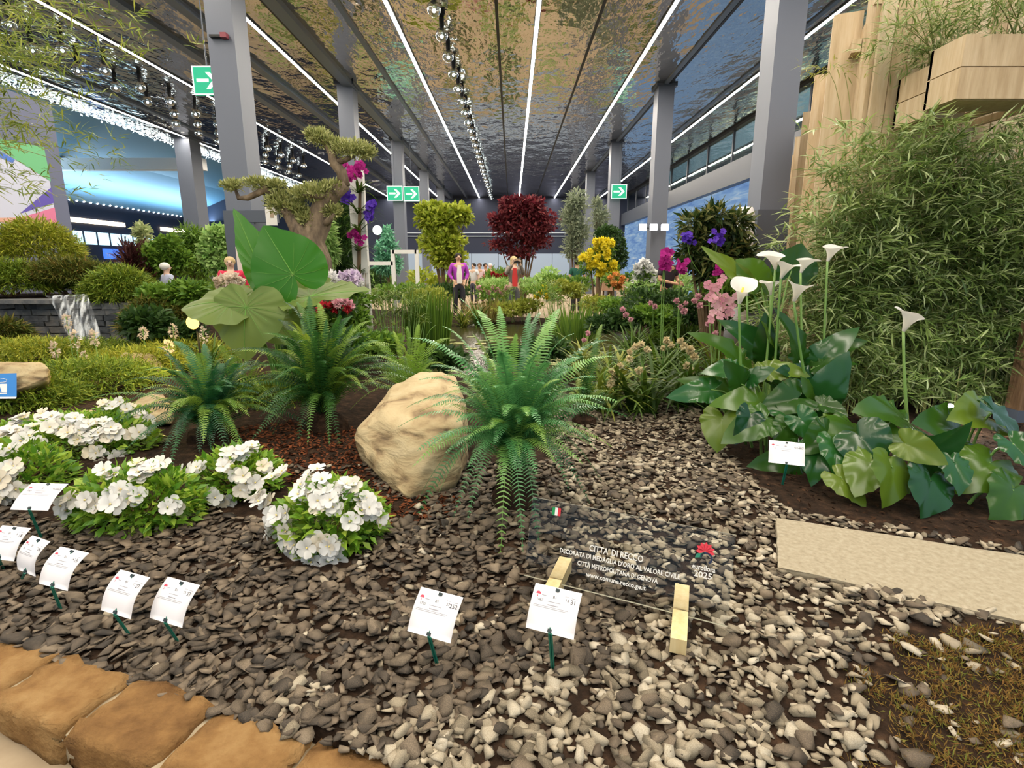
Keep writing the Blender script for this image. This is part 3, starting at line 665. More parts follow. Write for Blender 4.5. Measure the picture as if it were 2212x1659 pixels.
for j in range(nv+1):
    t = j/nv
    for i in range(nu+1):
        u = i/nu; a = at(98+22*t+38*t*t, 640+8*t+102*t*t, 8.72-.28*t); b = at(191+8*t+22*t*t, 636+8*t+100*t*t, 8.72-.28*t); p = a.lerp(b, u) + Vector((0, .025*math.sin(u*23+t*3), 0)); V.append(p)
for j in range(nv):
    for i in range(nu): q = j*(nu+1)+i; Fc.append((q, q+1, q+nu+2, q+nu+1))
wf = mk('waterfall', V, Fc, fallmat(), sm=True); tag(wf, 'thin white streaked sheet of water falling over the stone wall', 'waterfall')
so = wf.modifiers.new('thick', 'SOLIDIFY'); so.thickness = .012
# ================================================================== FRONT PLANTS
# ---- ferns: every frond its own part
def frond(base, ctrl, tip, mat, parent, wid=.055, pairs=38, side=None, twist=0, nm='frond'):
    pts = bez(base, ctrl, tip, 14); V, T, A = [], [], []
    P = np.array([p[:] for p in bez(base, ctrl, tip, pairs+1)]); tan = nrm(np.gradient(P, axis=0))
    rad = np.array([tip[0]-base[0], tip[1]-base[1], 0]); rad = nrm(rad) if np.linalg.norm(rad) > 1e-4 else np.array([1.,0,0])
    s0 = np.array([-rad[1], rad[0], 0]); s0 = s0*math.cos(twist) + np.cross(rad*.0+[0,0,1], s0)*math.sin(twist)
    L = (Vector(tip)-Vector(base)).length
    for i in range(3, pairs):
        t = i/pairs; S = s0 - tan[i]*np.dot(s0, tan[i]); S /= max(np.linalg.norm(S), 1e-6); Nn = np.cross(tan[i], S)
        w = wid*min(1, t/.16)**.7*(1-t**2.6)**.8*R.uniform(.88,1.06) + .004; h = L/pairs*.27
        for sg in (-1, 1):
            d = S*sg*.95 + tan[i]*.28 - np.array([0,0,.10]) + Nn*R.uniform(-.14,.10); d /= np.linalg.norm(d); o = len(V); p = P[i]; u = tan[i]
            V += [p - u*h, p + u*h, p + d*w*.55 + u*h*.95, p + d*w*.55 - u*h*.8, p + d*w + u*h*.35 - np.array([0,0,w*.12])]
            T += [[o,o+1,o+2],[o,o+2,o+3],[o+3,o+2,o+4]]
    m = MB().tube(pts, [max(.0012, .0034*(1-i/14)) for i in range(14)], 3, False); o = len(V); V += [np.array(v) for v in m.v]
    for f in m.f: T += [[o+f[0],o+f[1],o+f[2]],[o+f[0],o+f[2],o+f[3]]]
    return mk_np(nm, np.array(V), np.array(T), mat, parent, np.full(len(V), R.random()))
m_fernA = leafm('cool green fern', lin(30,80,38), lin(80,142,80), .3, .25, .65, lin(118,158,62))
m_fernB = leafm('deep green fern', lin(18,54,24), lin(52,98,40), .36, .3, .5, lin(120,146,44))
m_fernC = leafm('dark blue green fern', lin(14,52,34), lin(44,98,56), .36, .28, .5, lin(104,136,42))
m_fernD = leafm('fresh green fern', lin(70,116,36), lin(126,160,56), .42, .35, .4)
from mathutils.bvhtree import BVHTree
ROCKS = [(o, BVHTree.FromPolygons([v.co[:] for v in o.data.vertices], [p.vertices[:] for p in o.data.polygons])) for o in bpy.data.objects if o.get('category') == 'boulder']
def over_rocks(b, ctrl, tip, wid):
    for _ in range(14):
        pts = bez(b, ctrl, tip, 16); hit = False
        for o, t in ROCKS:
            for p in pts[2:]:
                co, nn, i, d = t.find_nearest(p)
                if d is not None and (d < wid*.95 or (t.ray_cast(p + Vector((0,0,2)), Vector((0,0,-1)))[0] or Vector((0,0,-9))).z > p.z + .001): hit = True; break
            if hit: break
        if not hit: break
        ctrl = ctrl + Vector((0,0,.05)); tip = tip + Vector((0,0,.045))
    return ctrl, tip
def fern(label, crown, tips, extra, mat, wid=.055, size=.6, soil_r=.16, seed=1, lo=-.15, hi=1.25):
    crown = Vector(crown); t = thing('fern', label, 'fern', (crown.x, crown.y, H(crown.x, crown.y)))
    R.seed(seed)
    for e in tips:
        px, py, dy = e[:3]; tip = at(px, py, crown.y+dy); b = crown + Vector((R.uniform(-.05,.05), R.uniform(-.05,.05), R.uniform(-.05,.03)))
        hz = Vector((tip.x-b.x, tip.y-b.y, 0)); up = max(0, tip.z-b.z); lift = e[3] if len(e) > 3 else (.10 + .32*hz.length + (.15 if tip.z < b.z else 0))
        ctrl = b + hz*.42 + Vector((0,0, up*.62 + lift))
        ctrl, tip = over_rocks(b, ctrl, tip, wid); frond(b, ctrl, tip, mat, t, wid*R.uniform(.8,1.12), 46, twist=R.uniform(-.9,.9))
    for k in range(extra):
        a = R.random()*6.283; L = size*R.uniform(.55,1.05); el = R.uniform(lo, hi)
        b = crown + Vector((R.uniform(-.07,.07), R.uniform(-.07,.07), R.uniform(-.06,.03))); h = Vector((math.cos(a), math.sin(a), 0))
        tip = b + h*L*math.cos(el)*.95 + Vector((0,0,L*math.sin(el) - .12)); tip.z = max(tip.z, H(tip.x,tip.y)+.03)
        ctrl, tip = over_rocks(b, b + h*L*.38*math.cos(el) + Vector((0,0,L*(.45+.35*math.sin(max(0,el))))), tip, wid); frond(b, ctrl, tip, mat, t, wid*R.uniform(.75,1.05), 42, twist=R.uniform(-1.,1.))
    c = crown; g = H(c.x,c.y)
    MB().tube([(c.x,c.y,g-.02),(c.x,c.y,g+.06),(c.x,c.y,c.z-.04)], [soil_r, soil_r*.9, soil_r*.45], 10).build('root_ball', m_soil, t)
    return t
fern('large cool green fern standing at the edge of the pale gravel', at(1112,985,2.98), [
  (995,645,.15),(1029,668,.35),(1079,661,.3),(1143,676,.3),(1167,674,.45),(1209,667,.4),(1194,691,.1),(1077,756,-.15),(956,704,.2),(880,730,.1),(1003,801,-.2),(1153,783,-.25),
  (1316,734,.2),(1334,771,0),(1262,770,.1),(1230,800,-.1),(1322,965,-.05),(1247,894,-.25),(1235,935,-.3),(1289,971,-.1),(1274,1088,-.1),(1300,1040,.1),(937,1061,-.25),(904,1079,-.15),(895,1132,-.2),
  (949,1063,-.3),(979,1118,-.45),(1009,1128,-.5),(1080,1226,-.62),(1130,1192,-.6),(1165,1178,-.58),(1161,1028,-.55),(1112,1017,-.55),(1059,927,-.4),(1068,960,-.45),(985,912,-.25),(1045,840,-.25),(1105,830,-.3),
  (1190,850,-.35),(1210,820,-.2),(930,790,.2),(960,800,0),(1020,720,.1),(1115,720,.0),(1240,720,.2),(1270,840,-.1),(1180,960,-.45),(1090,900,-.5),(1140,900,-.5),(1200,1000,-.4),(1230,1060,-.3),(1010,1010,-.45),(960,980,-.3)],
  100, m_fernA, .07, .78, .15, 5, .30, 1.42)
fern('tall deep green fern standing behind the ochre boulder', at(700,880,4.3), [
  (640,652,.2),(668,640,.1),(705,690,.1),(600,690,.1),(565,765,0),(735,680,.1),(762,700,.1),(795,755,0),(825,735,.2),(882,872,-.25),(890,800,0),(540,830,0),(520,900,-.1),(580,960,-.35),(640,985,-.45),(740,1002,-.5),
  (575,720,.2),(620,730,-.1),(660,720,-.2),(690,760,-.3),(745,745,-.2),(770,800,-.3),(840,800,.1),(860,840,-.2),(600,800,-.3),(560,900,-.4),(820,900,-.4),(720,700,-.1),(650,690,.3),(610,880,-.5),(800,850,-.4),(585,760,.3)],
  120, m_fernB, .062, .98, .2, 6, .0, 1.4)
fern('dark blue green fern beside the white azaleas and rounded stone', at(455,920,3.95), [
  (355,765,.1),(372,800,0),(400,785,.1),(440,742,.2),(480,740,.2),(520,765,.2),(555,795,.2),(345,850,-.1),(172,868,-.1,.28),(255,905,-.35),(280,962,-.4),(367,1025,-.6),(560,850,0),(600,900,-.1),(520,965,-.45),
  (420,820,-.2),(460,800,-.25),(500,830,-.3),(390,880,-.4),(440,960,-.5),(380,940,-.5),(540,900,-.3),(475,780,0),(410,760,.2),(340,900,-.3),(490,980,-.5)],
  90, m_fernC, .062, .80, .18, 7, .0, 1.35)
fern('small fresh green fern growing behind the ochre boulder', Vector((at(885,795,5.1).x,5.1,.3)), [
  (795,735,.1),(850,715,.1),(880,705,.2),(905,700,.1),(942,702,.2),(975,730,.1),(965,790,-.2),(790,795,-.1),(830,760,-.2),(920,740,-.2),(860,740,-.2),(945,760,0),(815,770,.1)],
  26, m_fernD, .065, .62, .15, 8)
fern('light green fern below the elephant ear leaves', Vector((at(520,815,5.0).x,5.0,.3)), [(470,745,.1),(500,735,.2),(545,745,.1),(580,760,.1),(600,790,0),(455,790,-.1),(490,830,-.3),(560,840,-.3)], 30, m_fernD, .055, .6, .15, 9)
fern('small green fern peeking out right behind the large fern', Vector((at(1265,800,4.6).x,4.6,.25)), [(1230,735,.1),(1290,730,.2),(1325,760,.1),(1330,800,-.2),(1250,760,-.2),(1280,780,-.3),(1300,700,.3)], 24, m_fernB, .055, .5, .12, 10)

# ---- white azaleas
m_azleaf = leafm('lime azalea leaf', lin(62,108,28), lin(112,156,42), .38, .3, .45, lin(150,176,60))
m_petal = leafm('white petal', lin(232,232,230), lin(240,236,228), .55, .25, .2, lin(240,222,190), hue=.5, val=1.0)
m_throat = plain('pale yellow throat', lin(222,196,110), .6)
def flower_mesh(seed, n=5, open_=.5):
    r = random.Random(seed); V, Fc = [], []
    for k in range(n):
        a = 2*math.pi*k/n + r.uniform(-.1,.1); ca, sa = math.cos(a), math.sin(a); o = len(V); up = open_ + r.uniform(-.15,.15)
        for i, (rr, ww, zz) in enumerate(((.08,.06,0),(.45,.36,.30),(.8,.44,.42),(1.0,.22,.38))):
            for j in (-1,0,1):
                x, y = rr, ww*j; z = zz*up*1.6 - (.10 if j == 0 else 0) + r.uniform(-.06,.06)
                V.append((x*ca-y*sa, x*sa+y*ca, z))
        for i in range(3):
            for j in range(2): q = o+i*3+j; Fc.append((q, q+3, q+4, q+1))
    o = len(V); nn = 6
    for k in range(nn): V.append((.12*math.cos(k*1.047), .12*math.sin(k*1.047), .08))
    V.append((0,0,.34)); 
    for k in range(nn): Fc.append((o+k, o+(k+1)%nn, o+nn))
    me = bpy.data.meshes.new('flower'); me.from_pydata(V, [], Fc); me.materials.append(m_petal); me.materials.append(m_throat)
    for p in me.polygons: p.use_smooth = True
    for p in me.polygons[-nn:]: p.material_index = 1
    return me
az_me = [flower_mesh(300+i) for i in range(6)]
def azalea(label, c, rad, flowers, nl, fs=.042, clus=3, seed=1):
    R.seed(seed); c = Vector(c); rad = Vector(rad); g = H(c.x,c.y); flowers = list(flowers)
    for k in range(int(len(flowers)*(.6 if rad.x > .5 else .12))):
        a = R.uniform(3.4,6.0); e_ = R.uniform(.35,1.3); q = c + Vector((rad.x*math.cos(a)*math.cos(e_), rad.y*math.sin(a)*math.cos(e_), rad.z*math.sin(e_))); u_, v_ = proj(q); flowers.append((float(u_[0]), float(v_[0])))
    t = thing('azalea', label, 'azalea', (c.x, c.y, g))
    cl = [puff(c, rad*.96, int(nl*.36), .06, .026, .5, .7, .5), puff(c, rad*1.03, int(nl*.26), .062, .028, .2, .9, .88)]
    V, T, A = join(*cl); V[:,2] = np.maximum(V[:,2], g+.012)
    mk_np('foliage', V, T, m_azleaf, t, A, kind='stuff')
    st = MB()
    for k in range(9):
        a = R.random()*6.28; q = Vector((math.cos(a)*rad.x*.7, math.sin(a)*rad.y*.7, rad.z*R.uniform(0,.6))); st.tube([Vector((c.x,c.y,g-.01)), c+q], [.006,.003], 4)
    st.build('stems', plain('azalea stem', lin(96,74,44), .8), t)
    for px, py in flowers:
        r = ray(px, py); o = Vector((0,0,CZ)); q0 = Vector(((o.x-c.x)/rad.x, (o.y-c.y)/rad.y, (o.z-c.z)/rad.z)); d = Vector((r.x/rad.x, r.y/rad.y, r.z/rad.z))
        A_, B_, C_ = d.dot(d), 2*q0.dot(d), q0.dot(q0)-1.0; disc = B_*B_-4*A_*C_; tt = (-B_ - math.sqrt(disc))/(2*A_) if disc > 0 else -B_/(2*A_)
        p = o + r*tt; nn = Vector(((p.x-c.x)/rad.x**2, (p.y-c.y)/rad.y**2, (p.z-c.z)/rad.z**2)).normalized()
        for k in range(clus):
            j = Vector((R.uniform(-1,1), R.uniform(-1,1), R.uniform(-.6,.6)))*fs*.75*(k > 0); s = fs*R.uniform(.85,1.15)
            ob = link('flower', R.choice(az_me), t); ob.location = p + nn*(.012 + .012*k) + j - WL[t.name]; ob.scale = (s,s,s)
            dr = (nn + Vector((0,-.35,.25)) + Vector((R.gauss(0,.3),R.gauss(0,.3),R.gauss(0,.3)))).normalized(); ob.rotation_euler = dr.to_track_quat('Z','Y').to_euler()
    return t
azalea('white azalea clump beside bare slate gravel, nearest the large fern', gnd(706,1198)+Vector((0,.10,.12)), (.25,.19,.19),
  [(590,1085),(565,1078),(680,1040),(700,1062),(665,1060),(725,1068),(740,1060),(755,1072),(775,1085),(800,1100),(815,1125),(780,1105),(690,1100),(765,1130),(610,1125),(625,1115),(620,1150),(635,1165),(685,1165),(705,1170),(725,1175),(610,1030),(645,1190),(680,1195),(720,1200),(600,1140)], 2600, .045, 3, 21)
azalea('middle white azalea clump below the dark blue green fern', gnd(495,1085)+Vector((0,.12,.10)), (.25,.17,.18),
  [(525,985),(540,975),(500,990),(420,1015),(440,1012),(490,1010),(520,1025),(545,1035),(530,1050),(450,1060),(470,1065),(495,1080),(435,1075)], 1900, .045, 3, 22)
azalea('white azalea clump in front of the long fern frond', gnd(268,1145)+Vector((0,.13,.09)), (.35,.19,.20),
  [(155,1092),(175,1085),(205,1085),(250,1070),(265,1090),(300,1070),(320,1030),(300,1025),(380,1095),(240,1030),(345,1020)], 3000, .048, 3, 23)
azalea('broad white azalea clump behind the rear plant label', gnd(120,1010)+Vector((0,.18,.10)), (.60,.30,.22),
  [(60,965),(85,960),(105,975),(70,985),(40,1000),(130,930),(160,935),(190,925),(215,920),(240,935),(170,950),(205,950),(150,1000),(185,1005),(215,990),(215,975),(115,1020),(95,1010),(225,945),(260,985),(285,990),(115,925),(135,1005)], 4600, .05, 3, 24)
azalea('small white azalea beside the rounded tan stone', gnd(270,960)+Vector((0,.0,.14)), (.20,.15,.2), [(235,880),(255,880),(275,885),(295,900),(310,905),(290,925),(305,930)], 1000, .045, 3, 25)
azalea('white azalea at the bed corner behind the overlapping labels', gnd(-10,1095)+Vector((0,.18,.10)), (.28,.22,.22), [(10,945),(25,940),(50,940),(10,985),(10,1035),(25,1045),(15,1065),(5,1080),(45,960),(40,1060)], 2200, .05, 3, 26)

# ---- arum (calla) lilies
m_calla_leaf = leafm('arum leaf', lin(24,60,16), lin(54,90,22), .24, .3, .55, lin(88,110,32))
m_calla_deep = leafm('deep arum leaf', lin(16,52,24), lin(36,84,32), .2, .2, .7)
m_stem = leafm('fleshy green stem', lin(88,128,58), lin(120,156,80), .4, 0)
m_spathe = leafm('white spathe', lin(236,232,220), lin(242,238,230), .45, .3, .3, hue=.5, val=1.0)
m_spadix = plain('yellow spadix', lin(238,196,60), .6)
def calla_leaf(t, A, T, base, prof=ARROW, mat=None, nh=None, wid=1., **k):
    A, T = Vector(A), Vector(T); base = Vector(base)
    lf = big_leaf('leaf', A, T, nh or Vector((R.uniform(-.6,.6), -.6, R.uniform(.3,1.0))), prof, mat or (m_calla_leaf if R.random() < .6 else m_calla_deep), t, wid, fold=k.get('fold', R.uniform(.05,.45)), droop=k.get('droop', R.uniform(.2,.5)), pleat=.0006, nr=8, na=48, ripple=k.get('ripple',.05), rip_n=R.randrange(6,10))
    mid = base.lerp(A, .55) + Vector((0,0,.04)); 
    MB().tube(bez(base, Vector((base.x*.5+mid.x*.5, base.y*.5+mid.y*.5, A.z*.9+.05)), A, 6), [.011,.010,.009,.008,.007,.006], 6, False).build('petiole', m_stem, t, sm=True)
def calla_flower(t, mouth, base, s=.075, az=0, ax=(0,-.2,1)):
    mouth, base = Vector(mouth), Vector(base); ax = Vector(ax).normalized(); s *= 1.22; thr = mouth - ax*s*1.25
    st = MB().tube(bez(base, Vector((thr.x*.65+base.x*.35, thr.y*.65+base.y*.35, (thr.z+base.z)/2)), thr, 9), [.011]*5+[.010,.009,.009,.009], 7); st.build('stem', m_stem, t, sm=True)
    e1 = ax.orthogonal().normalized(); e2 = ax.cross(e1); V, Fc = [], []; na, nr = 22, 9
    for i in range(nr):
        f = i/(nr-1)
        for k in range(na):
            th = 2*math.pi*k/na; c = math.cos(th-az); lip = max(0, c)**3
            r = s*(.11 + .34*f + .42*f**3) * (1 + .62*lip*f*f); z = s*(1.5*f + .38*f*f*c) - s*.30*max(0,f-.75)*3*(.4+lip)
            V.append(thr + e1*r*math.cos(th) + e2*r*math.sin(th) + ax*z)
    for i in range(nr-1):
        for k in range(na): a = i*na+k; b = i*na+(k+1)%na; Fc.append((a,b,b+na,a+na))
    sp_ = mk('spathe', V, Fc, m_spathe, t, sm=True)
    MB().tube([thr+ax*s*.1, thr+ax*s*1.15], [s*.10, s*.07], 7).build('spadix', m_spadix, sp_, sm=True)
R.seed(31)
cb = gnd(1660,960); ca = thing('calla_lily', 'tall white calla lily clump with eight flowers beside the bamboo', 'calla lily', (cb.x, cb.y, .12))
for mx, my, bx, by, Y, s, az, ax in ((1606,618,1622,950,4.0,.088,.3,(.05,-.25,1)),(1672,552,1655,900,4.4,.075,2.0,(-.3,-.2,1)),(1700,572,1680,900,4.35,.075,4.0,(.2,-.3,1)),(1728,615,1790,905,4.1,.085,3.4,(.1,-.3,1)),(1742,562,1760,890,4.5,.07,5.5,(.3,-.1,1)),(1800,535,1795,880,4.45,.073,5.8,(.25,-.1,1)),(1665,610,1680,910,4.5,.07,3.0,(-.2,-.2,1)),(1612,616,1640,920,4.7,.06,1.5,(-.2,-.1,1))):
    calla_flower(ca, at(mx,my,Y), Vector((at(bx,by,Y).x, Y+.08, .11)), s, az, ax)
cB = lambda x: Vector((gnd(1650,930).x + (x-1650)*.0035, gnd(1650,930).y + R.uniform(-.1,.25), .12))
for ax_, ay_, tx_, ty_, Y, w in ((1560,905,1543,972,3.85,1.9),(1535,842,1450,852,4.1,.9),(1622,818,1668,792,4.0,1.3),(1600,830,1585,790,4.0,1.4),(1690,890,1762,925,3.8,1.3),(1770,862,1843,772,4.0,1.2),(1752,880,1755,818,4.0,1.0),(1775,875,1835,890,3.9,1.5),
    (1690,860,1735,832,4.1,1.2),(1640,870,1560,850,3.9,1.2),(1655,770,1652,690,4.5,.9),(1675,770,1682,695,4.5,.9),(1725,775,1722,670,4.4,.9),(1770,780,1842,702,4.4,1.1),(1770,790,1850,770,4.3,1.1),(1600,790,1545,700,4.4,.9),(1590,800,1530,790,4.2,1.1),(1680,830,1640,800,4.3,1.4),
    (1620,900,1600,955,3.7,1.5),(1700,920,1690,975,3.65,1.5),(1800,900,1850,930,3.8,1.4),(1650,905,1570,935,3.7,1.3),(1730,905,1790,960,3.6,1.3),(1660,800,1750,790,4.2,1.2),(1750,820,1690,790,4.2,1.2),(1580,860,1500,815,4.3,1.0),(1640,760,1580,690,4.7,1.0),(1800,760,1870,730,4.6,1.0),(1720,860,1650,880,3.9,1.4)):
    b = at(ax_*.35+1670*.65, 900, Y+.1); b.z = .13; calla_leaf(ca, at(ax_,ay_,Y), at(tx_,ty_,Y-.12), b, ARROW, wid=w*1.1, ripple=.09)
for ax_, ay_, tx_, ty_, Y, w, mt in ((1630,600,1590,560,4.9,1.2,m_calla_leaf),(1710,585,1732,525,4.7,1.5,m_calla_leaf),(1600,600,1515,530,4.9,.32,m_calla_leaf),(1645,615,1660,575,5.0,1.3,m_calla_leaf)):
    b = at(1660,850,Y); b.z = .13; calla_leaf(ca, at(ax_,ay_,Y), at(tx_,ty_,Y), b, HEART, mt, Vector((0,-.9,.3)), w, droop=.05)
cb2 = gnd(2010,1050); c2 = thing('calla_lily', 'low calla lily clump with one white flower beside the concrete slab', 'calla lily', (cb2.x, cb2.y, .12))
calla_flower(c2, at(1968,680,3.55), Vector((at(1985,930,3.6).x, 3.6, .11)), .075, 2.6, (.15,-.2,1))
for ax_, ay_, tx_, ty_, Y, w, mt in ((1950,905,1872,866,3.4,1.5,m_calla_leaf),(1985,985,2118,935,3.1,1.5,m_calla_deep),(1925,1010,1938,1092,2.95,2.0,m_calla_leaf),(2010,1040,2008,1116,2.9,2.0,m_calla_deep),(1815,1032,1880,1080,3.05,1.6,m_calla_leaf),(1860,945,1915,1002,3.2,2.3,m_calla_deep),
    (1765,975,1762,1035,3.3,1.6,m_calla_deep),(1800,960,1812,1018,3.25,1.6,m_calla_deep),(2150,890,2230,960,3.2,1.6,m_calla_deep),(2130,900,2085,885,3.3,1.6,m_calla_leaf),(2140,1000,2095,1040,3.0,1.7,m_calla_leaf),(2190,1060,2170,1118,2.85,1.7,m_calla_leaf),(1960,960,2050,1000,3.0,1.5,m_calla_leaf),
    (1880,1000,1850,1060,3.05,1.6,m_calla_leaf),(2060,930,2000,900,3.3,1.5,m_calla_leaf),(2060,1000,2090,1060,2.95,1.6,m_calla_deep),(1790,940,1740,965,3.4,1.5,m_calla_leaf),(1850,930,1790,905,3.5,1.5,m_calla_leaf),(1720,985,1650,1000,3.5,1.3,m_calla_leaf),(2190,960,2250,1020,3.0,1.6,m_calla_deep),(1900,930,1960,950,3.3,1.5,m_calla_leaf)):
    b = at(ax_*.6+1990*.4, 1000, Y+.1); b.z = .125; calla_leaf(c2, at(ax_,ay_,Y), at(tx_,ty_,Y-.15), b, HEART if w > 1.5 else ARROW, mt, None, w*(.62 if w > 1.5 else 1.0), ripple=.09)

# ---- elephant ear
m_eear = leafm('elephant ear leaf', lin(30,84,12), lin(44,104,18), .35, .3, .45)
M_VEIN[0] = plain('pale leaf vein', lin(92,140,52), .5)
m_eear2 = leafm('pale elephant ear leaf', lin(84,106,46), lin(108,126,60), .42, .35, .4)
eb = at(625, 860, 5.2); eb.z = .12; ee = thing('elephant_ear', 'elephant ear plant with one huge upright leaf behind the ferns', 'elephant ear', tuple(eb))
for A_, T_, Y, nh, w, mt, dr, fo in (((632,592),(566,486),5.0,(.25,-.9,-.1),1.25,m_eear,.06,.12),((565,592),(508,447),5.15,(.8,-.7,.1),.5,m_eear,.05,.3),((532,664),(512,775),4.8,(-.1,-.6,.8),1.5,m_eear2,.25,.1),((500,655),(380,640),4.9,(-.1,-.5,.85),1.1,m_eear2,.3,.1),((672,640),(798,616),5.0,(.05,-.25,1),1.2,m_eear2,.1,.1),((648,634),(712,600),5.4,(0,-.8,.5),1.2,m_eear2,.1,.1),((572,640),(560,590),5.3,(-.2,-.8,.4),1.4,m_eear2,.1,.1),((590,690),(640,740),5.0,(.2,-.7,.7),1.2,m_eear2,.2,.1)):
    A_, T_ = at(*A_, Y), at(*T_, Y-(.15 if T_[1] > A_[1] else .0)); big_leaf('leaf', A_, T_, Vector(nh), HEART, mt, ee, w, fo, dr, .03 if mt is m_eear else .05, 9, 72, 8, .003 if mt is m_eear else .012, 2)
    MB().tube(bez(eb + Vector((R.uniform(-.1,.1), R.uniform(-.1,.1), 0)), Vector(((eb.x+A_.x)/2, (eb.y+A_.y)/2, A_.z*.75)), A_, 9), [.022-.0014*i for i in range(9)], 7, False).build('petiole', m_stem, ee, sm=True)

# ---- plant labels
m_card = plain('white label card', lin(240,238,246), .55); m_ink = plain('black ink', lin(40,40,46), .7); m_grey = plain('grey ink', lin(150,148,156), .7); m_red = plain('red print', lin(196,60,80), .7)
m_stake = plain('dark green plastic stake', lin(16,92,74), .4); m_clip = plain('black clip', lin(24,40,44), .4)
def card(label, base_px, cen_px, w=.168, h=.148, yaw=-22, lean=42, nums=('B1','27','252','1720'), dy=-.02, bow=.012, lines=2):
    base = gnd(*base_px); c = at(cen_px[0], cen_px[1], base.y + dy)
    t = thing('plant_label', label, 'plant label', tuple(base)); y = math.radians(yaw); l = math.radians(lean)
    e = Vector((math.cos(y), math.sin(y), 0)); b = Vector((-math.sin(y), math.cos(y), 0)); u = b*math.sin(l) + Vector((0,0,1))*math.cos(l); nrm_ = e.cross(u)
    M = Matrix((e, u, nrm_)).transposed()
    V, Fc = [], []; nx, ny = 4, 8
    for k, off in ((0, 0), (1, -.0012)):
        for j in range(ny+1):
            for i in range(nx+1):
                s = j/ny; V.append(c + e*w*(i/nx-.5) + u*h*(s-.5) + nrm_*(off + bow*(math.sin(math.pi*s)) - bow*.5))
    q = (nx+1)*(ny+1)
    for j in range(ny):
        for i in range(nx): a = j*(nx+1)+i; Fc += [(a,a+1,a+nx+2,a+nx+1), (q+a,q+a+nx+1,q+a+nx+2,q+a+1)]
    for j in range(ny):
        for i in (0, nx): a = j*(nx+1)+i; Fc.append((a,a+nx+1,q+a+nx+1,q+a))
    for i in range(nx):
        for j in (0, ny): a = j*(nx+1)+i; Fc.append((a,a+1,q+a+1,q+a))
    cd = mk('card', V, Fc, m_card, t, sm=True)
    bot = c - u*h*.5; d_ = nrm_*(-.004)
    st = MB().tube([base - Vector((0,0,.03)), bot + d_, c + u*h*.45 - nrm_*.006], .0042, 6); st.tube([base - Vector((0,0,.03)) + e*.008, bot + d_ + e*.008], .0034, 6); st.build('stake', m_stake, t)
    for s in (-.44, .44): MB().obox(c + u*h*s + nrm_*(.002 + bow*.05 - bow*.3), e, u, nrm_, .0065, .005, .004).build('clip', m_clip, cd)
    def zz(v): s = v+.5; return bow*math.sin(math.pi*s) - bow*.5 + .0012
    def put(nm, s, x, v, size, mat, width=None):
        me = text_mesh(nm, s, size, mat, width); o = link(nm, me, cd); o.matrix_local = Matrix.Translation(c + e*w*x + u*h*v + nrm_*zz(v+.02) - base) @ M.to_4x4()
    put('number', nums[0], -.02, .24, .014, m_ink); put('number', nums[1], .24, .23, .014, m_ink); put('number', nums[2], .37, .20, .02, m_ink)
    if nums[3]: put('number', nums[3], -.32, .13, .012, m_ink)
    def bar(nm, x0, x1, v, hh, mat):
        mk(nm, [c + e*w*x + u*h*(v+s*hh) + nrm_*zz(v) for x, s in ((x0,-1),(x1,-1),(x1,1),(x0,1))], [(0,1,2,3)], mat, cd)
    bar('printed_line', -.16, .12, .155, .007, m_grey); bar('printed_line', -.14, .08, .08, .011, m_grey)
    for k in range(lines): bar('printed_line', -.43, .30 - .04*k, .035-.032*k, .005, m_grey)
    bar('printed_line', .18, .27, .34, .005, m_grey); bar('printed_line', .32, .44, .33, .005, m_grey); bar('printed_line', -.30, -.2, .27, .008, m_grey)
    fl_ = MB()
    for k in range(5):
        a = math.radians(18+36*k); fl_.add([c + e*w*(-.38) + u*h*.28 + nrm_*zz(.28), c + e*(w*(-.38)+.009*math.cos(a-.3)) + u*(h*.28+.009*math.sin(a-.3)) + nrm_*zz(.3), c + e*(w*(-.38)+.009*math.cos(a+.3)) + u*(h*.28+.009*math.sin(a+.3)) + nrm_*zz(.3)], [(0,1,2)])
    fl_.add([c + e*w*(-.39) + u*h*.28 + nrm_*zz(.28), c + e*w*(-.395) + u*h*.21 + nrm_*zz(.24), c + e*w*(-.375) + u*h*.21 + nrm_*zz(.24)], [(0,1,2)]); fl_.build('printed_flower', m_red, cd)
card('white plant label numbered 252 on a green stake in slate gravel', (946,1432), (939,1326), nums=('B1','27','252','1720'))
card('white plant label numbered 31 on a green stake before the wooden block', (1193,1440), (1196,1318), nums=('B1','13','31','1487'))
card('white plant label numbered 27 with a small crease above the border blocks', (283,1366), (266,1282), w=.16, yaw=-20, lean=38, nums=('B1','11','27',''), bow=.02)
card('white plant label numbered 37 beside the creased label', (384,1376), (374,1299), w=.165, yaw=-20, lean=38, nums=('B1','13','37',''), bow=.016)
card('tilted white plant label numbered 25 above the overlapping pair', (133,1316), (133,1226), w=.165, yaw=-18, lean=42, nums=('B1','14','25',''), bow=.022)
card('curled cream plant label numbered 28 overlapped by its neighbours', (38,1250), (66,1200), w=.14, yaw=-24, lean=30, nums=('B1','7','28','92'), bow=.026, dy=-.06)
card('white plant label numbered 18 at the corner of the bed', (6,1225), (14,1172), w=.16, yaw=-10, lean=40, nums=('B1','9','18',''), bow=.016, dy=-.05)
card('white plant label on a tall stake among the white azaleas', (90,1160), (84,1071), w=.20, h=.16, yaw=-3, lean=58, nums=('B1','14','1002','1469'), bow=.012, dy=-.02)
card('white plant label on a green stake before the calla leaves', (1688,1046), (1699,978), w=.205, h=.15, yaw=-20, lean=35, nums=('B1','12','1487','11'), bow=.004, lines=0)

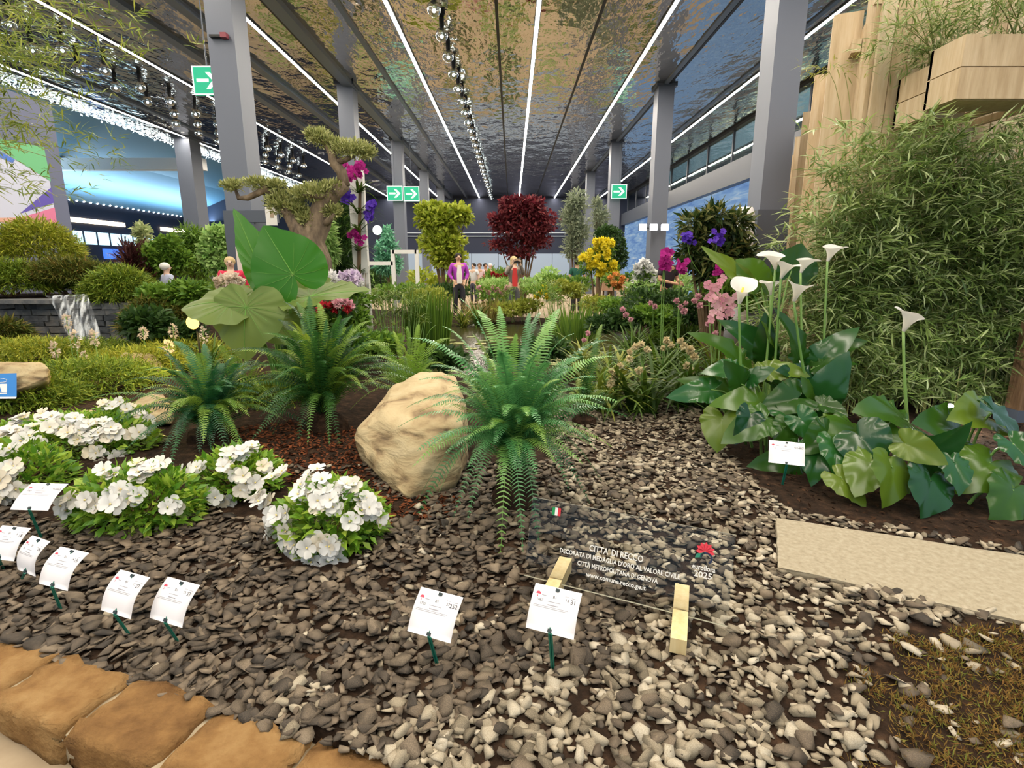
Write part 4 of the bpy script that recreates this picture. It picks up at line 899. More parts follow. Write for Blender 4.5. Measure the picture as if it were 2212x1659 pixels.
# ---- acrylic sign on two slotted wooden blocks
m_fir = noisy('planed fir', [(.3, lin(214,178,118)), (.6, lin(234,204,146)), (.8, lin(240,216,166))], 4, .55, .15, stretch=(8,8,1), spec=.3)
pA, pB = gnd(1132,1242,.165), gnd(1571,1353,.165); e = (pB-pA).normalized(); W_ = (pB-pA).length; bk = Vector((-e.y, e.x, 0)); ln = math.radians(16); u = bk*math.sin(ln) + Vector((0,0,1))*math.cos(ln); nz = e.cross(u); SH = .345
sg = thing('acrylic_sign', 'clear acrylic sign with white town lettering standing on wooden blocks', 'sign', tuple((pA+pB)/2))
def acryl():
    m, nt, p, N, Lk = nodes('clear acrylic'); g = N.new('ShaderNodeBsdfGlossy'); tr = N.new('ShaderNodeBsdfTransparent'); mx = N.new('ShaderNodeMixShader'); fr = N.new('ShaderNodeFresnel'); fr.inputs[0].default_value = 1.3
    g.inputs['Roughness'].default_value = .02; tr.inputs[0].default_value = (.96,.97,.97,1); Lk.new(fr.outputs[0], mx.inputs[0]); Lk.new(tr.outputs[0], mx.inputs[1]); Lk.new(g.outputs[0], mx.inputs[2]); Lk.new(mx.outputs[0], N['Material Output'].inputs[0]); return m
cpt = (pA+pB)/2 + u*SH/2
MB().obox(cpt, e, u, nz, W_/2, SH/2, .002).build('pane', acryl(), sg)
ed = plain('acrylic edge', lin(196,190,160), .3)
MB().obox((pA+pB)/2, e, u, nz, W_/2, .0018, .0024).build('bottom_edge', ed, sg); MB().obox((pA+pB)/2 + u*SH, e, u, nz, W_/2, .0009, .0024).build('top_edge', plain('acrylic top edge', lin(130,126,112), .3), sg)
m_letter = plain('white vinyl lettering', lin(244,242,236), .5); Ms = Matrix((e, u, nz)).transposed().to_4x4()
def sign_text(nm, s, x, v, size, width, mat=m_letter):
    me = text_mesh(nm, s, size, mat, width, .0006); o = link(nm, me, sg); o.matrix_local = Matrix.Translation(pA + e*x + u*v + nz*.0035 - WL[sg.name]) @ Ms
sign_text('lettering', "CITTA' DI RECCO", .392, .168, .036, .225)
sign_text('lettering', "DECORATA DI MEDAGLIA D'ORO AL VALORE CIVILE", .402, .134, .027, .50)
sign_text('lettering', "CITT\u00c0 METROPOLITANA DI GENOVA", .402, .098, .027, .335)
sign_text('lettering', "www.comune.recco.ge.it", .402, .060, .027, .25)
for k, cc in enumerate((lin(30,130,70), lin(240,240,238), lin(206,44,54))):
    o = pA + e*(.098+.013*k) + u*.285 + nz*.003; mk('flag_stripe', [o, o+e*.013, o+e*.013+u*.034, o+u*.034], [(0,1,2,3)], plain('flag %d' % k, cc, .6), sg)
lc = pA + e*.735 + u*.262 + nz*.003; petals = MB()
for k in range(7):
    a = math.radians(-10 + 33*k); d = e*math.cos(a) + u*math.sin(a); s = nz.cross(d); petals.add([lc, lc + d*.022 + s*.010, lc + d*.036, lc + d*.022 - s*.010], [(0,3,2,1)])
petals.build('logo_petals', plain('logo red', lin(222,52,66), .6), sg)
o = lc - u*.006; lf = MB().add([o, o - e*.03 - u*.008, o - e*.036 - u*.026, o - e*.012 - u*.02], [(0,1,2,3)]); lf.build('logo_leaf', plain('logo green', lin(40,120,96), .6), sg)
rg = MB()
for k in range(10):
    a0, a1 = math.radians(-60+24*k), math.radians(-36+24*k); q = lambda a, r: lc + e*.006 - u*.026 + e*r*math.cos(a) + u*r*math.sin(a); rg.add([q(a0,.016), q(a0,.024), q(a1,.024), q(a1,.016)], [(0,1,2,3)])
rg.build('logo_ring', plain('logo navy', lin(30,40,66), .6), sg)
sign_text('logo_lettering', 'euroflora', .735, .188, .030, .085); sign_text('logo_lettering', '2025', .735, .160, .032, .066)
for lab, f_px, b_px in (('slotted fir block holding the sign, behind label 31', (1176,1300), (1222,1204)), ('slotted fir block holding the sign, with its end grain facing the gravel', (1466,1381), (1474,1262))):
    f, b = gnd(f_px[0], f_px[1], .185), gnd(b_px[0], b_px[1], .185); c = (f+b)/2; dv = (b-f).normalized(); sd = Vector((dv.y,-dv.x,0)); Lb = (b-f).length
    t = thing('wooden_block', lab, 'block', (c.x, c.y, .12)); dd = (pA-f).dot(bk)/max(.2, dv.dot(bk)); k = min(max(dd, .08), Lb-.08)
    MB().obox(f + dv*(k-.002)/2 - Vector((0,0,.030)), sd, dv, (0,0,1), .029, (k-.002)/2, .030).build('front_piece', m_fir, t)
    MB().obox(f + dv*(k+.004+Lb)/2 - Vector((0,0,.030)), sd, dv, (0,0,1), .029, (Lb-k-.004)/2, .030).build('rear_piece', m_fir, t)
    MB().obox(f + dv*k - Vector((0,0,.039)), sd, dv, (0,0,1), .0285, .02, .0195).build('slot_bridge', m_fir, t)

# ---- blue sign at the left edge
BT, BB = 4.665, 4.535
bc = at(-40, 833, 4.66); bs = thing('blue_sign', 'blue sign with a white emblem on the flat boulder', 'sign', (bc.x, bc.y, bc.z)); s = 4.45/FPX
m_blue = plain('sign blue panel', lin(8,104,190), .4)
mk('board', [at(-130,810,BT), at(-130,858,BB), at(36,857,BB), at(36,806,BT), at(-130,810,BT+.02), at(-130,858,BB+.02), at(36,857,BB+.02), at(36,806,BT+.02)], [(0,1,2,3),(7,6,5,4),(0,4,5,1),(3,2,6,7),(0,3,7,4),(1,5,6,2)], m_blue, bs)
q = lambda x, y: at(x, y, BB + (BT-BB)*(857.5-y)/49.5 - .004)
mk('white_band', [q(-130,862), q(-130,858), q(36,857), q(34,861)], [(0,3,2,1)], m_white, bs)
em = MB().add([q(-20,830), q(-20,848), q(15,847), q(15,829)], [(0,1,2,3)]).add([q(-20,849.5), q(-20,851.5), q(15,850.5), q(15,848.5)], [(0,1,2,3)])
em.tube([q(-30,824), q(-10,820), q(8,818), q(15,820), q(13,825), q(-10,828)], .0035, 5); em.build('emblem', m_white, bs)
mk('emblem_window', [q(a,b) - Vector((0,.003,0)) for a,b in ((-14,832),(-14,846),(4,846),(0,834))], [(0,1,2,3)], m_blue, bs)
# ---- small garden lamps
def garden_lamp(label, px, py, Y, col, power, stand=True, r=.045, es=60, aim=None):
    c = at(px, py, Y); g = H(c.x, c.y) if Y < 14 else 0; t = thing('garden_spotlight', label, 'spotlight', (c.x, c.y, g))
    MB().tube([(c.x,c.y+.10,c.z), (c.x,c.y+.012,c.z)], [r*.7, r*1.15], 12).build('housing', m_black, t, sm=True)
    MB().ball((c.x,c.y,c.z), (r, r*.35, r), 12, 7).build('lens', emis('lens', col, es), t, sm=True)
    if stand: MB().tube([(c.x,c.y+.07,g-.02),(c.x,c.y+.07,c.z)], .012, 6).build('spike', m_black, t)
    l = bpy.data.lights.new('spot', 'POINT'); l.energy = power; l.color = col[:3]; l.shadow_soft_size = .05; o = bpy.data.objects.new('lamp_light', l); C.objects.link(o); o.parent = t; o.location = Vector((c.x, c.y-.12, c.z)) - Vector((c.x,c.y,g))
    return t
garden_lamp('glowing yellow garden spotlight beside the pale elephant ear leaf', 416, 697, 6.0, (1,.72,.16,1), 40, r=.075, es=3.5)
garden_lamp('bright white garden spotlight at the foot of the bamboo', 2050, 884, 4.5, (1,.95,.85,1), 16, r=.05)
# ================================================================== MIDDLE AND BACKGROUND PLANTS
R.seed(51)
def plant(name, label, cat, base, group=None): return thing(name, label, cat, tuple(base), group)
def ell(px, py, rx, ry, Y, deep=1.0):
    c = at(px, py, Y); k = Y/FPX*1.0; return c, (rx*k, max(rx,ry)*k*.8*deep, ry*k)
# ---- creeping juniper
m_jun = leafm('juniper spray', lin(58,84,24), lin(104,128,36), .55, .2, .25, lin(140,150,52))
m_jun_y = leafm('golden juniper spray', lin(88,106,26), lin(140,150,42), .55, .2, .25, lin(176,170,60))
m_jun_d = leafm('dark juniper spray', lin(44,58,22), lin(86,96,34), .6, .15, .2, lin(112,92,44))
def juniper(label, c, rad, n, mat, L=.12):
    c = Vector(c); t = plant('juniper', label, 'juniper', (c.x, c.y, H(c.x,c.y)))
    u = rdir(n); u[:,2] = np.abs(u[:,2])*1.0 - .15; P = np.array(c) + u*np.array(rad)*(.6+.42*rng.random((n,1)))
    D = u*[1,1,.3] + rdir(n)*.55 + [0,-.1,.22]; V, T, A = leafcloud(P, D, rdir(n)*.5+[0,-.3,1], L*(.6+.8*rng.random(n)), L*.16, .3, .15)
    # side needles make each spray feathery
    Ps = P + nrm(D)*(L*.4); S = nrm(np.cross(D, rdir(n))); q = [leafcloud(Ps, nrm(D)*.6 + S*s, rdir(n)*.5+[0,0,1], L*.6, L*.08) for s in (-1,1)]
    V, T, A = join((V,T,A), *q); V[:,2] = np.maximum(V[:,2], .1)
    mk_np('foliage', V, T, mat, t, A, kind='stuff')
    b = MB(); g = Vector((c.x, c.y, H(c.x,c.y)-.02))
    for k in range(7):
        a = k*.9; e_ = c + Vector((math.cos(a)*rad[0]*.7, math.sin(a)*rad[1]*.7, rad[2]*.3))
        for f in (1, .75, .5, .3):                                     # a branch stops short of a stone in its way
            q_ = g + (e_-g)*f
            if not any(tr.find_nearest(g + (q_-g)*i/8)[3] < .05 or tr.ray_cast(g, (q_-g).normalized(), (q_-g).length)[0] for _, tr in ROCKS for i in range(1, 9)): b.tube([g, q_], [.02,.006], 5); break
    b.build('branches', m_dwood, t); return t
for lab, (px,py), zc, rad, n, mt in (
    ('low golden green juniper spreading behind the flat boulder', (60,800), .28, (1.0,.8,.30), 2600, m_jun_y),
    ('low green juniper between the boulders and the white azaleas', (190,850), .26, (.75,.65,.26), 2600, m_jun),
    ('golden juniper around the half buried tan rock', (300,815), .25, (.7,.55,.28), 2200, m_jun_y),
    ('green juniper carpet in front of the stone wall', (170,790), .25, (1.1,.7,.28), 2600, m_jun),
    ('green juniper below the blue sign', (40,890), .24, (.62,.5,.26), 2400, m_jun),
    ('yellow green juniper beside the yellow spotlight', (400,790), .25, (.75,.6,.30), 1900, m_jun_y),
    ('dark juniper at the foot of the tall fern', (560,880), .2, (.6,.45,.22), 1500, m_jun)):
    g = gnd(px,py,.14); juniper(lab, (g.x,g.y,zc), rad, n, mt, .11)
for lab, (px,py,Y), rad, n, mt in (
    ('large spreading juniper hanging over the waterfall spout', (150,600,9.75), (1.0,.5,.32), 3200, m_jun_d),
    ('green juniper tumbling down beside the waterfall', (262,640,9.35), (.62,.4,.55), 2400, m_jun),
    ('green juniper mass on the wall beside the partition', (20,620,9.5), (.8,.5,.5), 2600, m_jun),
    ('golden juniper rising in front of the partition wall', (88,548,10.4), (.62,.7,.7), 2800, m_jun_y),
    ('green juniper behind the waterfall top', (205,618,10.2), (.8,.5,.3), 2400, m_jun),
    ('dark leafy juniper right of the stone wall', (345,705,8.4), (.5,.45,.5), 1800, m_jun_d),
    ('low juniper left of the waterfall foot', (0,735,8.2), (.45,.3,.36), 1200, m_jun_d)):
    juniper(lab, at(px,py,Y), rad, n, mt, .16)
# ---- generic shrub / tree from puffs
m_bark = noisy('brown bark', [(.3, lin(60,46,34)), (.7, lin(112,92,70))], 5, .9, .5, stretch=(3,3,.6))
def tree(name, label, cat, Y, px, ells, n, L, W, mat, trunk=True, base=None, group=None, up=.3, shell=.35, rnd=.7, deep=1.0, fan=6, tr=.05):
    c0 = at(px, 600, Y); gz = H(c0.x, Y) if Y < 14.6 else 0; t = plant(name, label, cat, (c0.x, Y, gz), group); tot = sum(e[2]*e[3] for e in ells); parts = []; tb = MB()
    for e in ells:
        dy = e[4] if len(e) > 4 else 0; c, r = ell(e[0], e[1], e[2], e[3], Y+dy, deep); parts.append(puff(c, r, max(20, int(n*e[2]*e[3]/tot)), L, W, up, .8, shell, rnd))
        if trunk: m = Vector((c0.x*.6+c.x*.4, Y, gz + (c.z-gz)*.45)); tb.tube([(c0.x,Y,gz-.05), m, c], [tr, tr*.6, tr*.2], 6)
    V, T, A = join(*parts); V[:,2] = np.maximum(V[:,2], gz+.02)
    if trunk: tb.build('trunk', m_bark, t)
    mk_np('foliage', V, T, mat, t, A, kind='stuff'); return t
G = lambda a, b, c=None, **k: leafm('leaf %d %d' % (a[0], b[1]), lin(*a), lin(*b), .5, .3, .3, lin(*c) if c else None)
m_lime, m_red_leaf, m_olive, m_dk, m_md, m_lt = G((96,116,26),(136,152,42),(168,178,70)), G((58,18,22),(90,30,34),(116,46,46)), G((92,106,84),(136,146,120)), G((24,48,22),(52,80,34)), G((56,92,28),(104,140,48)), G((112,160,76),(170,204,120))
tree('maple_tree', 'bright lime green maple tree in front of the back wall', 'tree', 18, 960, [(955,480,42,36),(926,472,30,28),(990,462,28,20),(955,528,50,34),(1006,470,14,10),(915,452,16,10),(970,560,40,22),(940,450,18,12)], 5200, .17, .10, m_lime, shell=.2)
tree('maple_tree', 'dark red maple tree with spreading crown', 'tree', 17, 1128, [(1127,455,50,28,0),(1088,478,36,20,0),(1168,478,36,24,0),(1125,498,60,18,0),(1080,528,30,10,0),(1150,522,44,14,0),(1120,548,36,10,0),(1110,440,30,14,0),(1150,440,24,14,0)], 6500, .13, .07, m_red_leaf, shell=.2)
tree('olive_tree', 'thin grey green olive tree beside the red maple', 'tree', 19, 1242, [(1246,438,24,26),(1232,470,24,30),(1250,500,26,34),(1236,535,22,28)], 3000, .15, .05, m_olive, shell=.1)
tree('olive_tree', 'small grey olive tree before the far column', 'tree', 21, 1292, [(1296,470,18,24),(1300,505,16,26),(1288,440,10,12)], 1300, .16, .05, m_olive, shell=.1)
tree('clipped_shrub', 'round dark clipped shrub behind the yellow rhododendron', 'shrub', 15.5, 1320, [(1320,535,30,42),(1310,515,26,26),(1330,560,26,24)], 3800, .08, .05, m_dk, shell=.7)
tree('conifer', 'narrow dark green cypress beside the orchid post', 'tree', 9.6, 738, [(737,440,12,40),(736,490,18,45),(738,545,20,50),(738,590,20,30)], 4200, .10, .03, m_dk, up=1.2, shell=.6)
tree('weeping_shrub', 'pale weeping shrub below the bonsai olive', 'shrub', 9.0, 702, [(702,505,18,36),(708,545,20,30),(694,560,16,30)], 1800, .12, .03, m_lt, up=-.4)
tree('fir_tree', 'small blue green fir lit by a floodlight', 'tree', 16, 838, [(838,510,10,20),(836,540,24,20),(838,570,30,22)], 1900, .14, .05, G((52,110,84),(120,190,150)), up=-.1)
tree('leafy_tree', 'pale green leafy tree before the nearest grey column', 'tree', 11.5, 474, [(474,515,28,26),(466,550,32,32),(484,575,24,30),(455,530,18,18)], 2800, .11, .08, m_lt, shell=.4)
tree('leafy_tree', 'mid green leafy tree in front of the dark left wall', 'tree', 12.5, 345, [(345,560,44,32),(365,535,28,26),(330,575,34,26),(385,565,30,30)], 3400, .11, .07, m_md, shell=.4)
tree('bamboo_tree', 'feathery green bamboo clump before the brownish column', 'bamboo', 13.5, 415, [(415,510,36,22),(430,540,30,36),(405,555,34,34),(440,580,26,24)], 3400, .17, .03, m_md, up=-.2, shell=.2)
tree('blossom_tree', 'slender tree with pale leaves near the toilets sign', 'tree', 14, 310, [(308,505,16,22),(312,540,15,24),(305,570,13,18)], 1200, .10, .06, G((120,140,84),(186,196,140)), shell=.3)
tree('dark_shrub', 'dark spiky purple brown shrub behind the dark haired visitor', 'shrub', 12.2, 290, [(288,570,14,34),(300,600,22,20)], 900, .3, .04, G((40,22,22),(76,44,40)), up=.8, shell=.1)
tree('broad_shrub', 'leafy green shrub below the white haired visitor', 'shrub', 8.6, 345, [(360,650,46,26),(410,640,46,26),(330,640,24,18)], 2600, .14, .06, m_md, trunk=False)
tree('broad_shrub', 'dark green shrub behind the yellow spotlight', 'shrub', 7.6, 330, [(320,700,50,30),(390,725,50,24)], 2000, .12, .06, m_dk, trunk=False)
tree('schefflera', 'dark umbrella leaved tree carrying blue and magenta orchids', 'tree', 7.6, 1540, [(1500,482,30,18),(1545,468,36,16),(1590,485,30,22),(1520,520,40,26),(1580,535,34,26),(1545,560,46,30),(1490,545,22,26),(1550,590,44,24),(1605,560,22,34)], 3000, .17, .045, G((20,40,18),(48,66,28),(110,110,60)), up=-.15, shell=.25)
# low planting on the far pond bank and beyond
m_hum = G((110,124,40),(150,158,62))
for lab, e, Y, mt in (('mossy green hummock on the far pond bank', [(1100,668,46,14),(1140,660,30,12)], 13.6, m_hum), ('bright mossy hummock beside the small brown shrub', [(1290,658,40,18),(1330,662,30,14)], 13.4, m_hum), ('yellow green grass mound beyond the pond', [(1210,620,22,14),(1240,628,26,14)], 14.2, m_hum), ('low green mound left of the purple jacket visitor', [(930,640,40,18),(900,650,30,16)], 13.8, m_hum), ('leafy green border by the lilac orchids', [(700,655,46,18),(760,650,40,18)], 8.2, m_md), ('dense green bank plants right of the pond', [(1390,650,50,24),(1450,650,44,24),(1430,672,50,20)], 9.5, m_dk), ('green bank plants behind the calla clump', [(1560,630,40,26),(1610,640,40,26)], 7.4, m_md), ('pale green bank plants below the white hydrangea', [(1390,618,34,14),(1440,620,34,14)], 12, m_lt),
  ('leafy border plants in front of the white frame', [(840,632,44,16),(890,628,40,16)], 14.4, m_md), ('dark leafy border plants behind the reeds', [(962,628,32,14),(990,632,24,12)], 15.6, m_dk), ('pale leafy border plants below the red maple', [(1075,612,40,10),(1155,612,40,10)], 16.3, m_lt), ('leafy border plants behind the yellow iris', [(1200,610,40,14),(1250,612,34,14)], 15.2, m_md), ('dark leafy border plants behind the salmon box', [(1366,612,44,16),(1420,612,40,16)], 16.0, m_dk), ('leafy plants at the near pond rim left', [(820,745,50,20),(760,735,40,20)], 6.6, m_md), ('leafy plants at the near pond rim by the large fern', [(1180,755,50,16),(1100,770,46,14)], 6.3, m_dk), ('green plants in front of the papyrus post', [(700,700,40,20),(760,690,36,22)], 7.2, m_md), ('dark leafy plants on the right rim of the pond', [(1350,690,46,22),(1300,700,34,16)], 9.0, m_dk), ('leafy plants between the orchids and the hydrangea', [(1440,690,46,24),(1400,680,36,18)], 8.9, m_md), ('dark leafy plants behind the pink cymbidium', [(1500,670,40,26),(1540,690,36,24)], 8.2, m_dk), ('low leafy plants at the far right pond rim', [(1330,660,40,14),(1380,655,40,14)], 11.2, m_md), ('low plants between tall fern and pond', [(640,770,44,24),(960,775,44,16)], 5.9, m_dk)):
    tree('low_plant', lab, 'plant', Y, e[0][0], e, 1300, .10, .05, mt, trunk=False, deep=1.3)
# far garden: beds whose greenery shows between the trees and in the mirror ceiling
far_me = []
for k, mt in enumerate((m_md, m_dk, m_lt, m_lime)):
    V, T, A = join(puff((0,0,.7), (.9,.9,.7), 420, .24, .14), puff((.5,.2,1.2), (.6,.6,.5), 200, .24, .14)); far_me.append(mesh_np('foliage', V, T, mt, A))
fs = [(x + .1*math.sin(7*x+y), y) for y in (20, 24, 28, 32, 36) for x in (-11,-8.6,-6.2,-2.9,-.5,1.9,6.2)]
for k, (x, y) in enumerate(fs):
    if (x > .8 and k % 2) or (abs(x+4.55) < 1.2 and False): continue
    cn = ('mid green','dark green','pale green','lime green')[k % 4]; t = plant('garden_shrub', cn + ' leafy shrub in the far beds before the back wall', 'shrub', (x,y,0), cn + ' shrubs in the far beds'); s = R.uniform(.6,.85); o = link('foliage', far_me[k % 4], t); o.scale = (s,s,s); o.rotation_euler = (0,0,R.random()*6)
    st = link('stem', bpy.data.meshes.get('far_stem') or MB().tube([(0,0,-.02),(0,0,.8)], [.06,.03], 6).build('far_stem', m_bark).data, t)
_o = bpy.data.objects.get('far_stem')
if _o: bpy.data.objects.remove(_o)

# ---- flowering plants
def heads_mesh(seed, mat, n=14, s=1.0, L=.9, W=.7):
    V, T, A = puff((0,0,0), .35, n*6, L, W, .1, 1.2, .3, .5, .2, .3); return mesh_np('flower_head', V, T, mat, A)
fm = {k: leafm(k+' petals', lin(*a), lin(*b), .55, .3, .2, hue=.5, val=1.1) for k, a, b in (('yellow',(250,214,20),(255,236,70)), ('orange',(226,120,60),(240,164,90)), ('white',(238,240,240),(252,252,250)), ('magenta',(126,14,92),(178,36,130)), ('violet',(52,26,140),(92,56,190)), ('pink',(196,120,140),(232,176,184)), ('cream',(224,198,176),(240,220,200)), ('lilac',(206,180,222),(232,214,240)), ('red',(150,20,40),(190,50,60)), ('straw',(206,182,130),(230,212,166)))}
hm = {k: [heads_mesh(i, m) for i in range(2)] for k, m in fm.items()}
def blooms(t, kind, pts, Y, s, jit=.0, nm='flower_head'):
    for px, py in pts:
        o = link(nm, R.choice(hm[kind]), t); p = at(px, py, Y + R.uniform(-jit, jit)); o.location = p - WL[t.name]; q = s*R.uniform(.8,1.2); o.scale = (q,q,q); o.rotation_euler = (R.random()*6, R.random()*6, R.random()*6)
t = tree('rhododendron', 'yellow flowering rhododendron in front of the round shrub', 'rhododendron', 14.25, 1290, [(1300,545,26,26),(1275,570,28,22),(1305,580,30,20)], 1300, .10, .045, m_md)
blooms(t, 'yellow', [(1288,523),(1300,520),(1311,522),(1275,545),(1285,540),(1265,552),(1320,525),(1296,535),(1310,540),(1270,560),(1258,556),(1290,558),(1302,552),(1315,566),(1325,572),(1300,575),(1320,585),(1308,588),(1330,590),(1295,590),(1285,570),(1275,575),(1312,552),(1305,530)], 14.05, .092, .2)
t = tree('orange_azalea', 'orange flowering azalea below the yellow rhododendron', 'azalea', 12.4, 1328, [(1325,605,24,14)], 400, .08, .04, m_md); blooms(t, 'orange', [(1318,600),(1330,595),(1340,608),(1325,612),(1345,600),(1336,618)], 12.3, .075, .1)
t = tree('hydrangea', 'white hydrangea with large round heads before the floodlit column', 'hydrangea', 12, 1390, [(1390,600,22,24)], 600, .10, .06, m_md); blooms(t, 'white', [(1392,568),(1378,580),(1402,580),(1385,592),(1408,590),(1375,602),(1395,605),(1410,606)], 11.9, .11, .1)
t = tree('cream_blossom', 'cream pink flowering bush in front of the pink panel', 'flowers', 7.4, 495, [(495,622,34,18)], 700, .07, .03, m_md); blooms(t, 'cream', [(468,605),(480,600),(495,604),(508,600),(520,606),(475,618),(490,615),(505,618),(518,620),(484,630),(500,630)], 7.2, .055, .15)
t = tree('moth_orchids', 'lilac and white moth orchids under the orchid post', 'orchid', 7.35, 742, [(742,628,30,12)], 400, .14, .05, m_md, trunk=False); blooms(t, 'lilac', [(738,608),(748,600),(758,595),(752,612),(764,606),(742,598),(770,600)], 7.25, .07, .1); blooms(t, 'white', [(712,600),(722,606),(718,596),(728,614),(776,612)], 7.25, .065, .1)
t = tree('red_flowers', 'red and pink flower bed below the elephant ear', 'flowers', 6.8, 725, [(730,665,40,10)], 500, .10, .03, m_dk, trunk=False); blooms(t, 'red', [(692,668),(700,660),(715,662),(725,668),(740,660),(750,666)], 6.7, .05, .1); blooms(t, 'pink', [(730,655),(745,650),(755,658),(720,650)], 6.7, .05, .1)
for lab, Y, px, kind, pts in (('bed of red flowers before the distant visitors', 17.5, 1080, 'red', [(1065+9*k, 592+3*(k%3)) for k in range(9)]), ('bed of white flowers beyond the yellow rhododendron', 14.5, 1380, 'white', [(1358+8*k, 618+4*(k%2)) for k in range(6)]), ('pale pink border flowers beyond the pond', 14.0, 1062, 'pink', [(1035+10*k, 622+5*(k%3)) for k in range(7)]), ('yellow iris flowers on the far bank', 13.2, 1170, 'yellow', [(1168,632),(1176,622),(1160,640),(1182,640)])):
    t = tree('flower_bed', lab, 'flowers', Y, px, [(px,606 if Y>16 else 630,45,10)], 400, .1, .04, m_md, trunk=False); blooms(t, kind, pts, Y-.1, .07, .1)

# ---- strap leaved orchids right of the fern
m_strap = leafm('strap leaf', lin(48,70,20), lin(92,110,34), .5, .25, .3, lin(136,138,60)); m_strap_d = leafm('dark strap leaf', lin(30,54,14), lin(66,92,28), .5, .25, .3)
corch = [('in front at the gravel edge', 1300,850,5.2,'straw',[(1322,800),(1328,815),(1320,828),(1340,790),(1360,760)]), ('with straw coloured buds by the gravel', 1385,865,5.0,'straw',[(1372,748),(1385,742),(1398,756),(1360,775),(1380,800)]), ('beside the calla leaves', 1480,850,5.2,'straw',[(1478,748),(1490,756),(1500,770),(1485,790),(1470,735),(1495,800)]), ('with arching leaves in the second row', 1335,800,6.0,'straw',[]), ('with a pale spike in the second row', 1430,800,6.0,'straw',[(1440,735),(1450,745),(1432,752)]), ('in the shadow of the pink orchid', 1545,790,5.8,'pink',[(1530,700),(1545,720),(1520,735)]),
  ('near the pond rim', 1255,770,6.8,'pink',[(1270,720),(1262,735)]), ('with loose pink flowers by the pond', 1365,750,7.0,'pink',[(1352,680),(1362,690),(1345,668)]), ('with pink spikes behind the buds', 1465,745,7.0,'pink',[(1470,662),(1478,672),(1482,655),(1462,650)]), ('below the schefflera', 1560,735,6.6,'pink',[(1500,650),(1508,640),(1512,660)]), ('on the right bank of the pond', 1370,715,8.2,'straw',[]), ('between bank plants and pond', 1410,705,8.4,'pink',[(1405,655),(1415,662)]), ('behind the tall calla stems', 1640,720,5.6,'straw',[])]
for k, (wh, px, py, Y, kind, pts) in enumerate(corch):
    b = at(px, py, Y); b.z = H(b.x, b.y); t = plant('cymbidium', 'strap leaved orchid clump ' + wh, 'orchid', b)
    V, T, A = join(ribbons(b, 70, .78, .034, (38,88), .12, .95), ribbons(b, 20, .5, .02, (10,60), .14, .8)); V[:,2] = np.maximum(V[:,2], .1); mk_np('leaves', V, T, m_strap if k % 3 == 0 else m_strap_d, t, A, kind='stuff')
    if pts:
        q = MB()
        for p in pts: q.tube(bez(b, Vector((b.x,b.y,at(p[0],p[1],Y-.25).z+.1)), at(p[0],p[1],Y-.25), 6), .004, 4, False)
        q.build('flower_spikes', m_stem, t); blooms(t, kind, pts, Y-.25, .032, .05, 'flower')
    MB().ball((b.x,b.y,b.z+.02), (.1,.1,.06), 8, 5).build('bulbs', m_strap_d, t)
b = at(1555,760,5.0); b.z = .12; t = plant('pink_cymbidium', 'pink cymbidium orchid with two dense flower spikes beside callas', 'orchid', b)
V, T, A = ribbons(b, 26, .8, .022, (45,85), .1, .9); mk_np('leaves', V, T, m_strap_d, t, A, kind='stuff')
orc = {k: [flower_mesh(500+i, 5, .25) for i in range(2)] for k in ('pink','magenta','violet')}
for k, ms in orc.items():
    for me in ms: me.materials[0] = fm[k]; me.materials[1] = fm['straw'] if k == 'pink' else fm[k]
def orchid_flowers(t, kind, pts, Y, s, jit=.05):
    for px, py in pts:
        o = link('flower', R.choice(orc[kind]), t); o.location = at(px,py,Y+R.uniform(-jit,jit)) - WL[t.name]; q = s*R.uniform(.85,1.15); o.scale = (q,q,q)
        o.rotation_euler = Vector((R.gauss(0,.5), -1, R.gauss(.2,.4))).to_track_quat('Z','Y').to_euler()
orchid_flowers(t, 'pink', [(1530,615),(1538,628),(1548,620),(1555,610),(1562,600),(1528,640),(1540,645),(1552,638),(1545,655),(1556,650),(1566,642),(1575,650),(1550,668),(1562,664),(1572,668),(1582,660),(1540,676),(1555,682),(1568,680),(1578,676),(1588,640),(1535,690)], 4.85, .042)
MB().tube(bez(b, at(1560,690,4.95), at(1560,600,4.9), 8), .006, 5).tube(bez(b, at(1530,700,4.95), at(1532,610,4.9), 8), .006, 5).build('flower_spikes', m_stem, t)
# orchids on the schefflera
for lab, Y, kind, cs in (('violet orchid blooms hung in the schefflera', 7.2, 'violet', ((1487,515,12),(1552,512,13))), ('magenta orchid blooms before the man in black', 7.0, 'magenta', ((1440,553,13),(1435,570,10),(1472,577,13),(1552,582,8)))):
    b = at(cs[0][0], cs[0][1], Y); t = plant('vanda_orchid', lab, 'orchid', b)
    for cx, cy, r in cs: orchid_flowers(t, kind, [(cx+R.gauss(0,r*.5), cy+R.gauss(0,r*.5)) for _ in range(14)], Y, .042)
    q = MB()
    for cx, cy, r in cs: p0 = at(cx,cy,Y); g0_ = at(1545, 600, 7.5); q.tube(bez(p0, p0+Vector((0,.1,-.3)), Vector((g0_.x, 7.6, p0.z-.6)) if kind == 'violet' else Vector((p0.x+.05, Y+.05, .1)), 8), .006, 5)
    q.build('stem', m_stem, t)
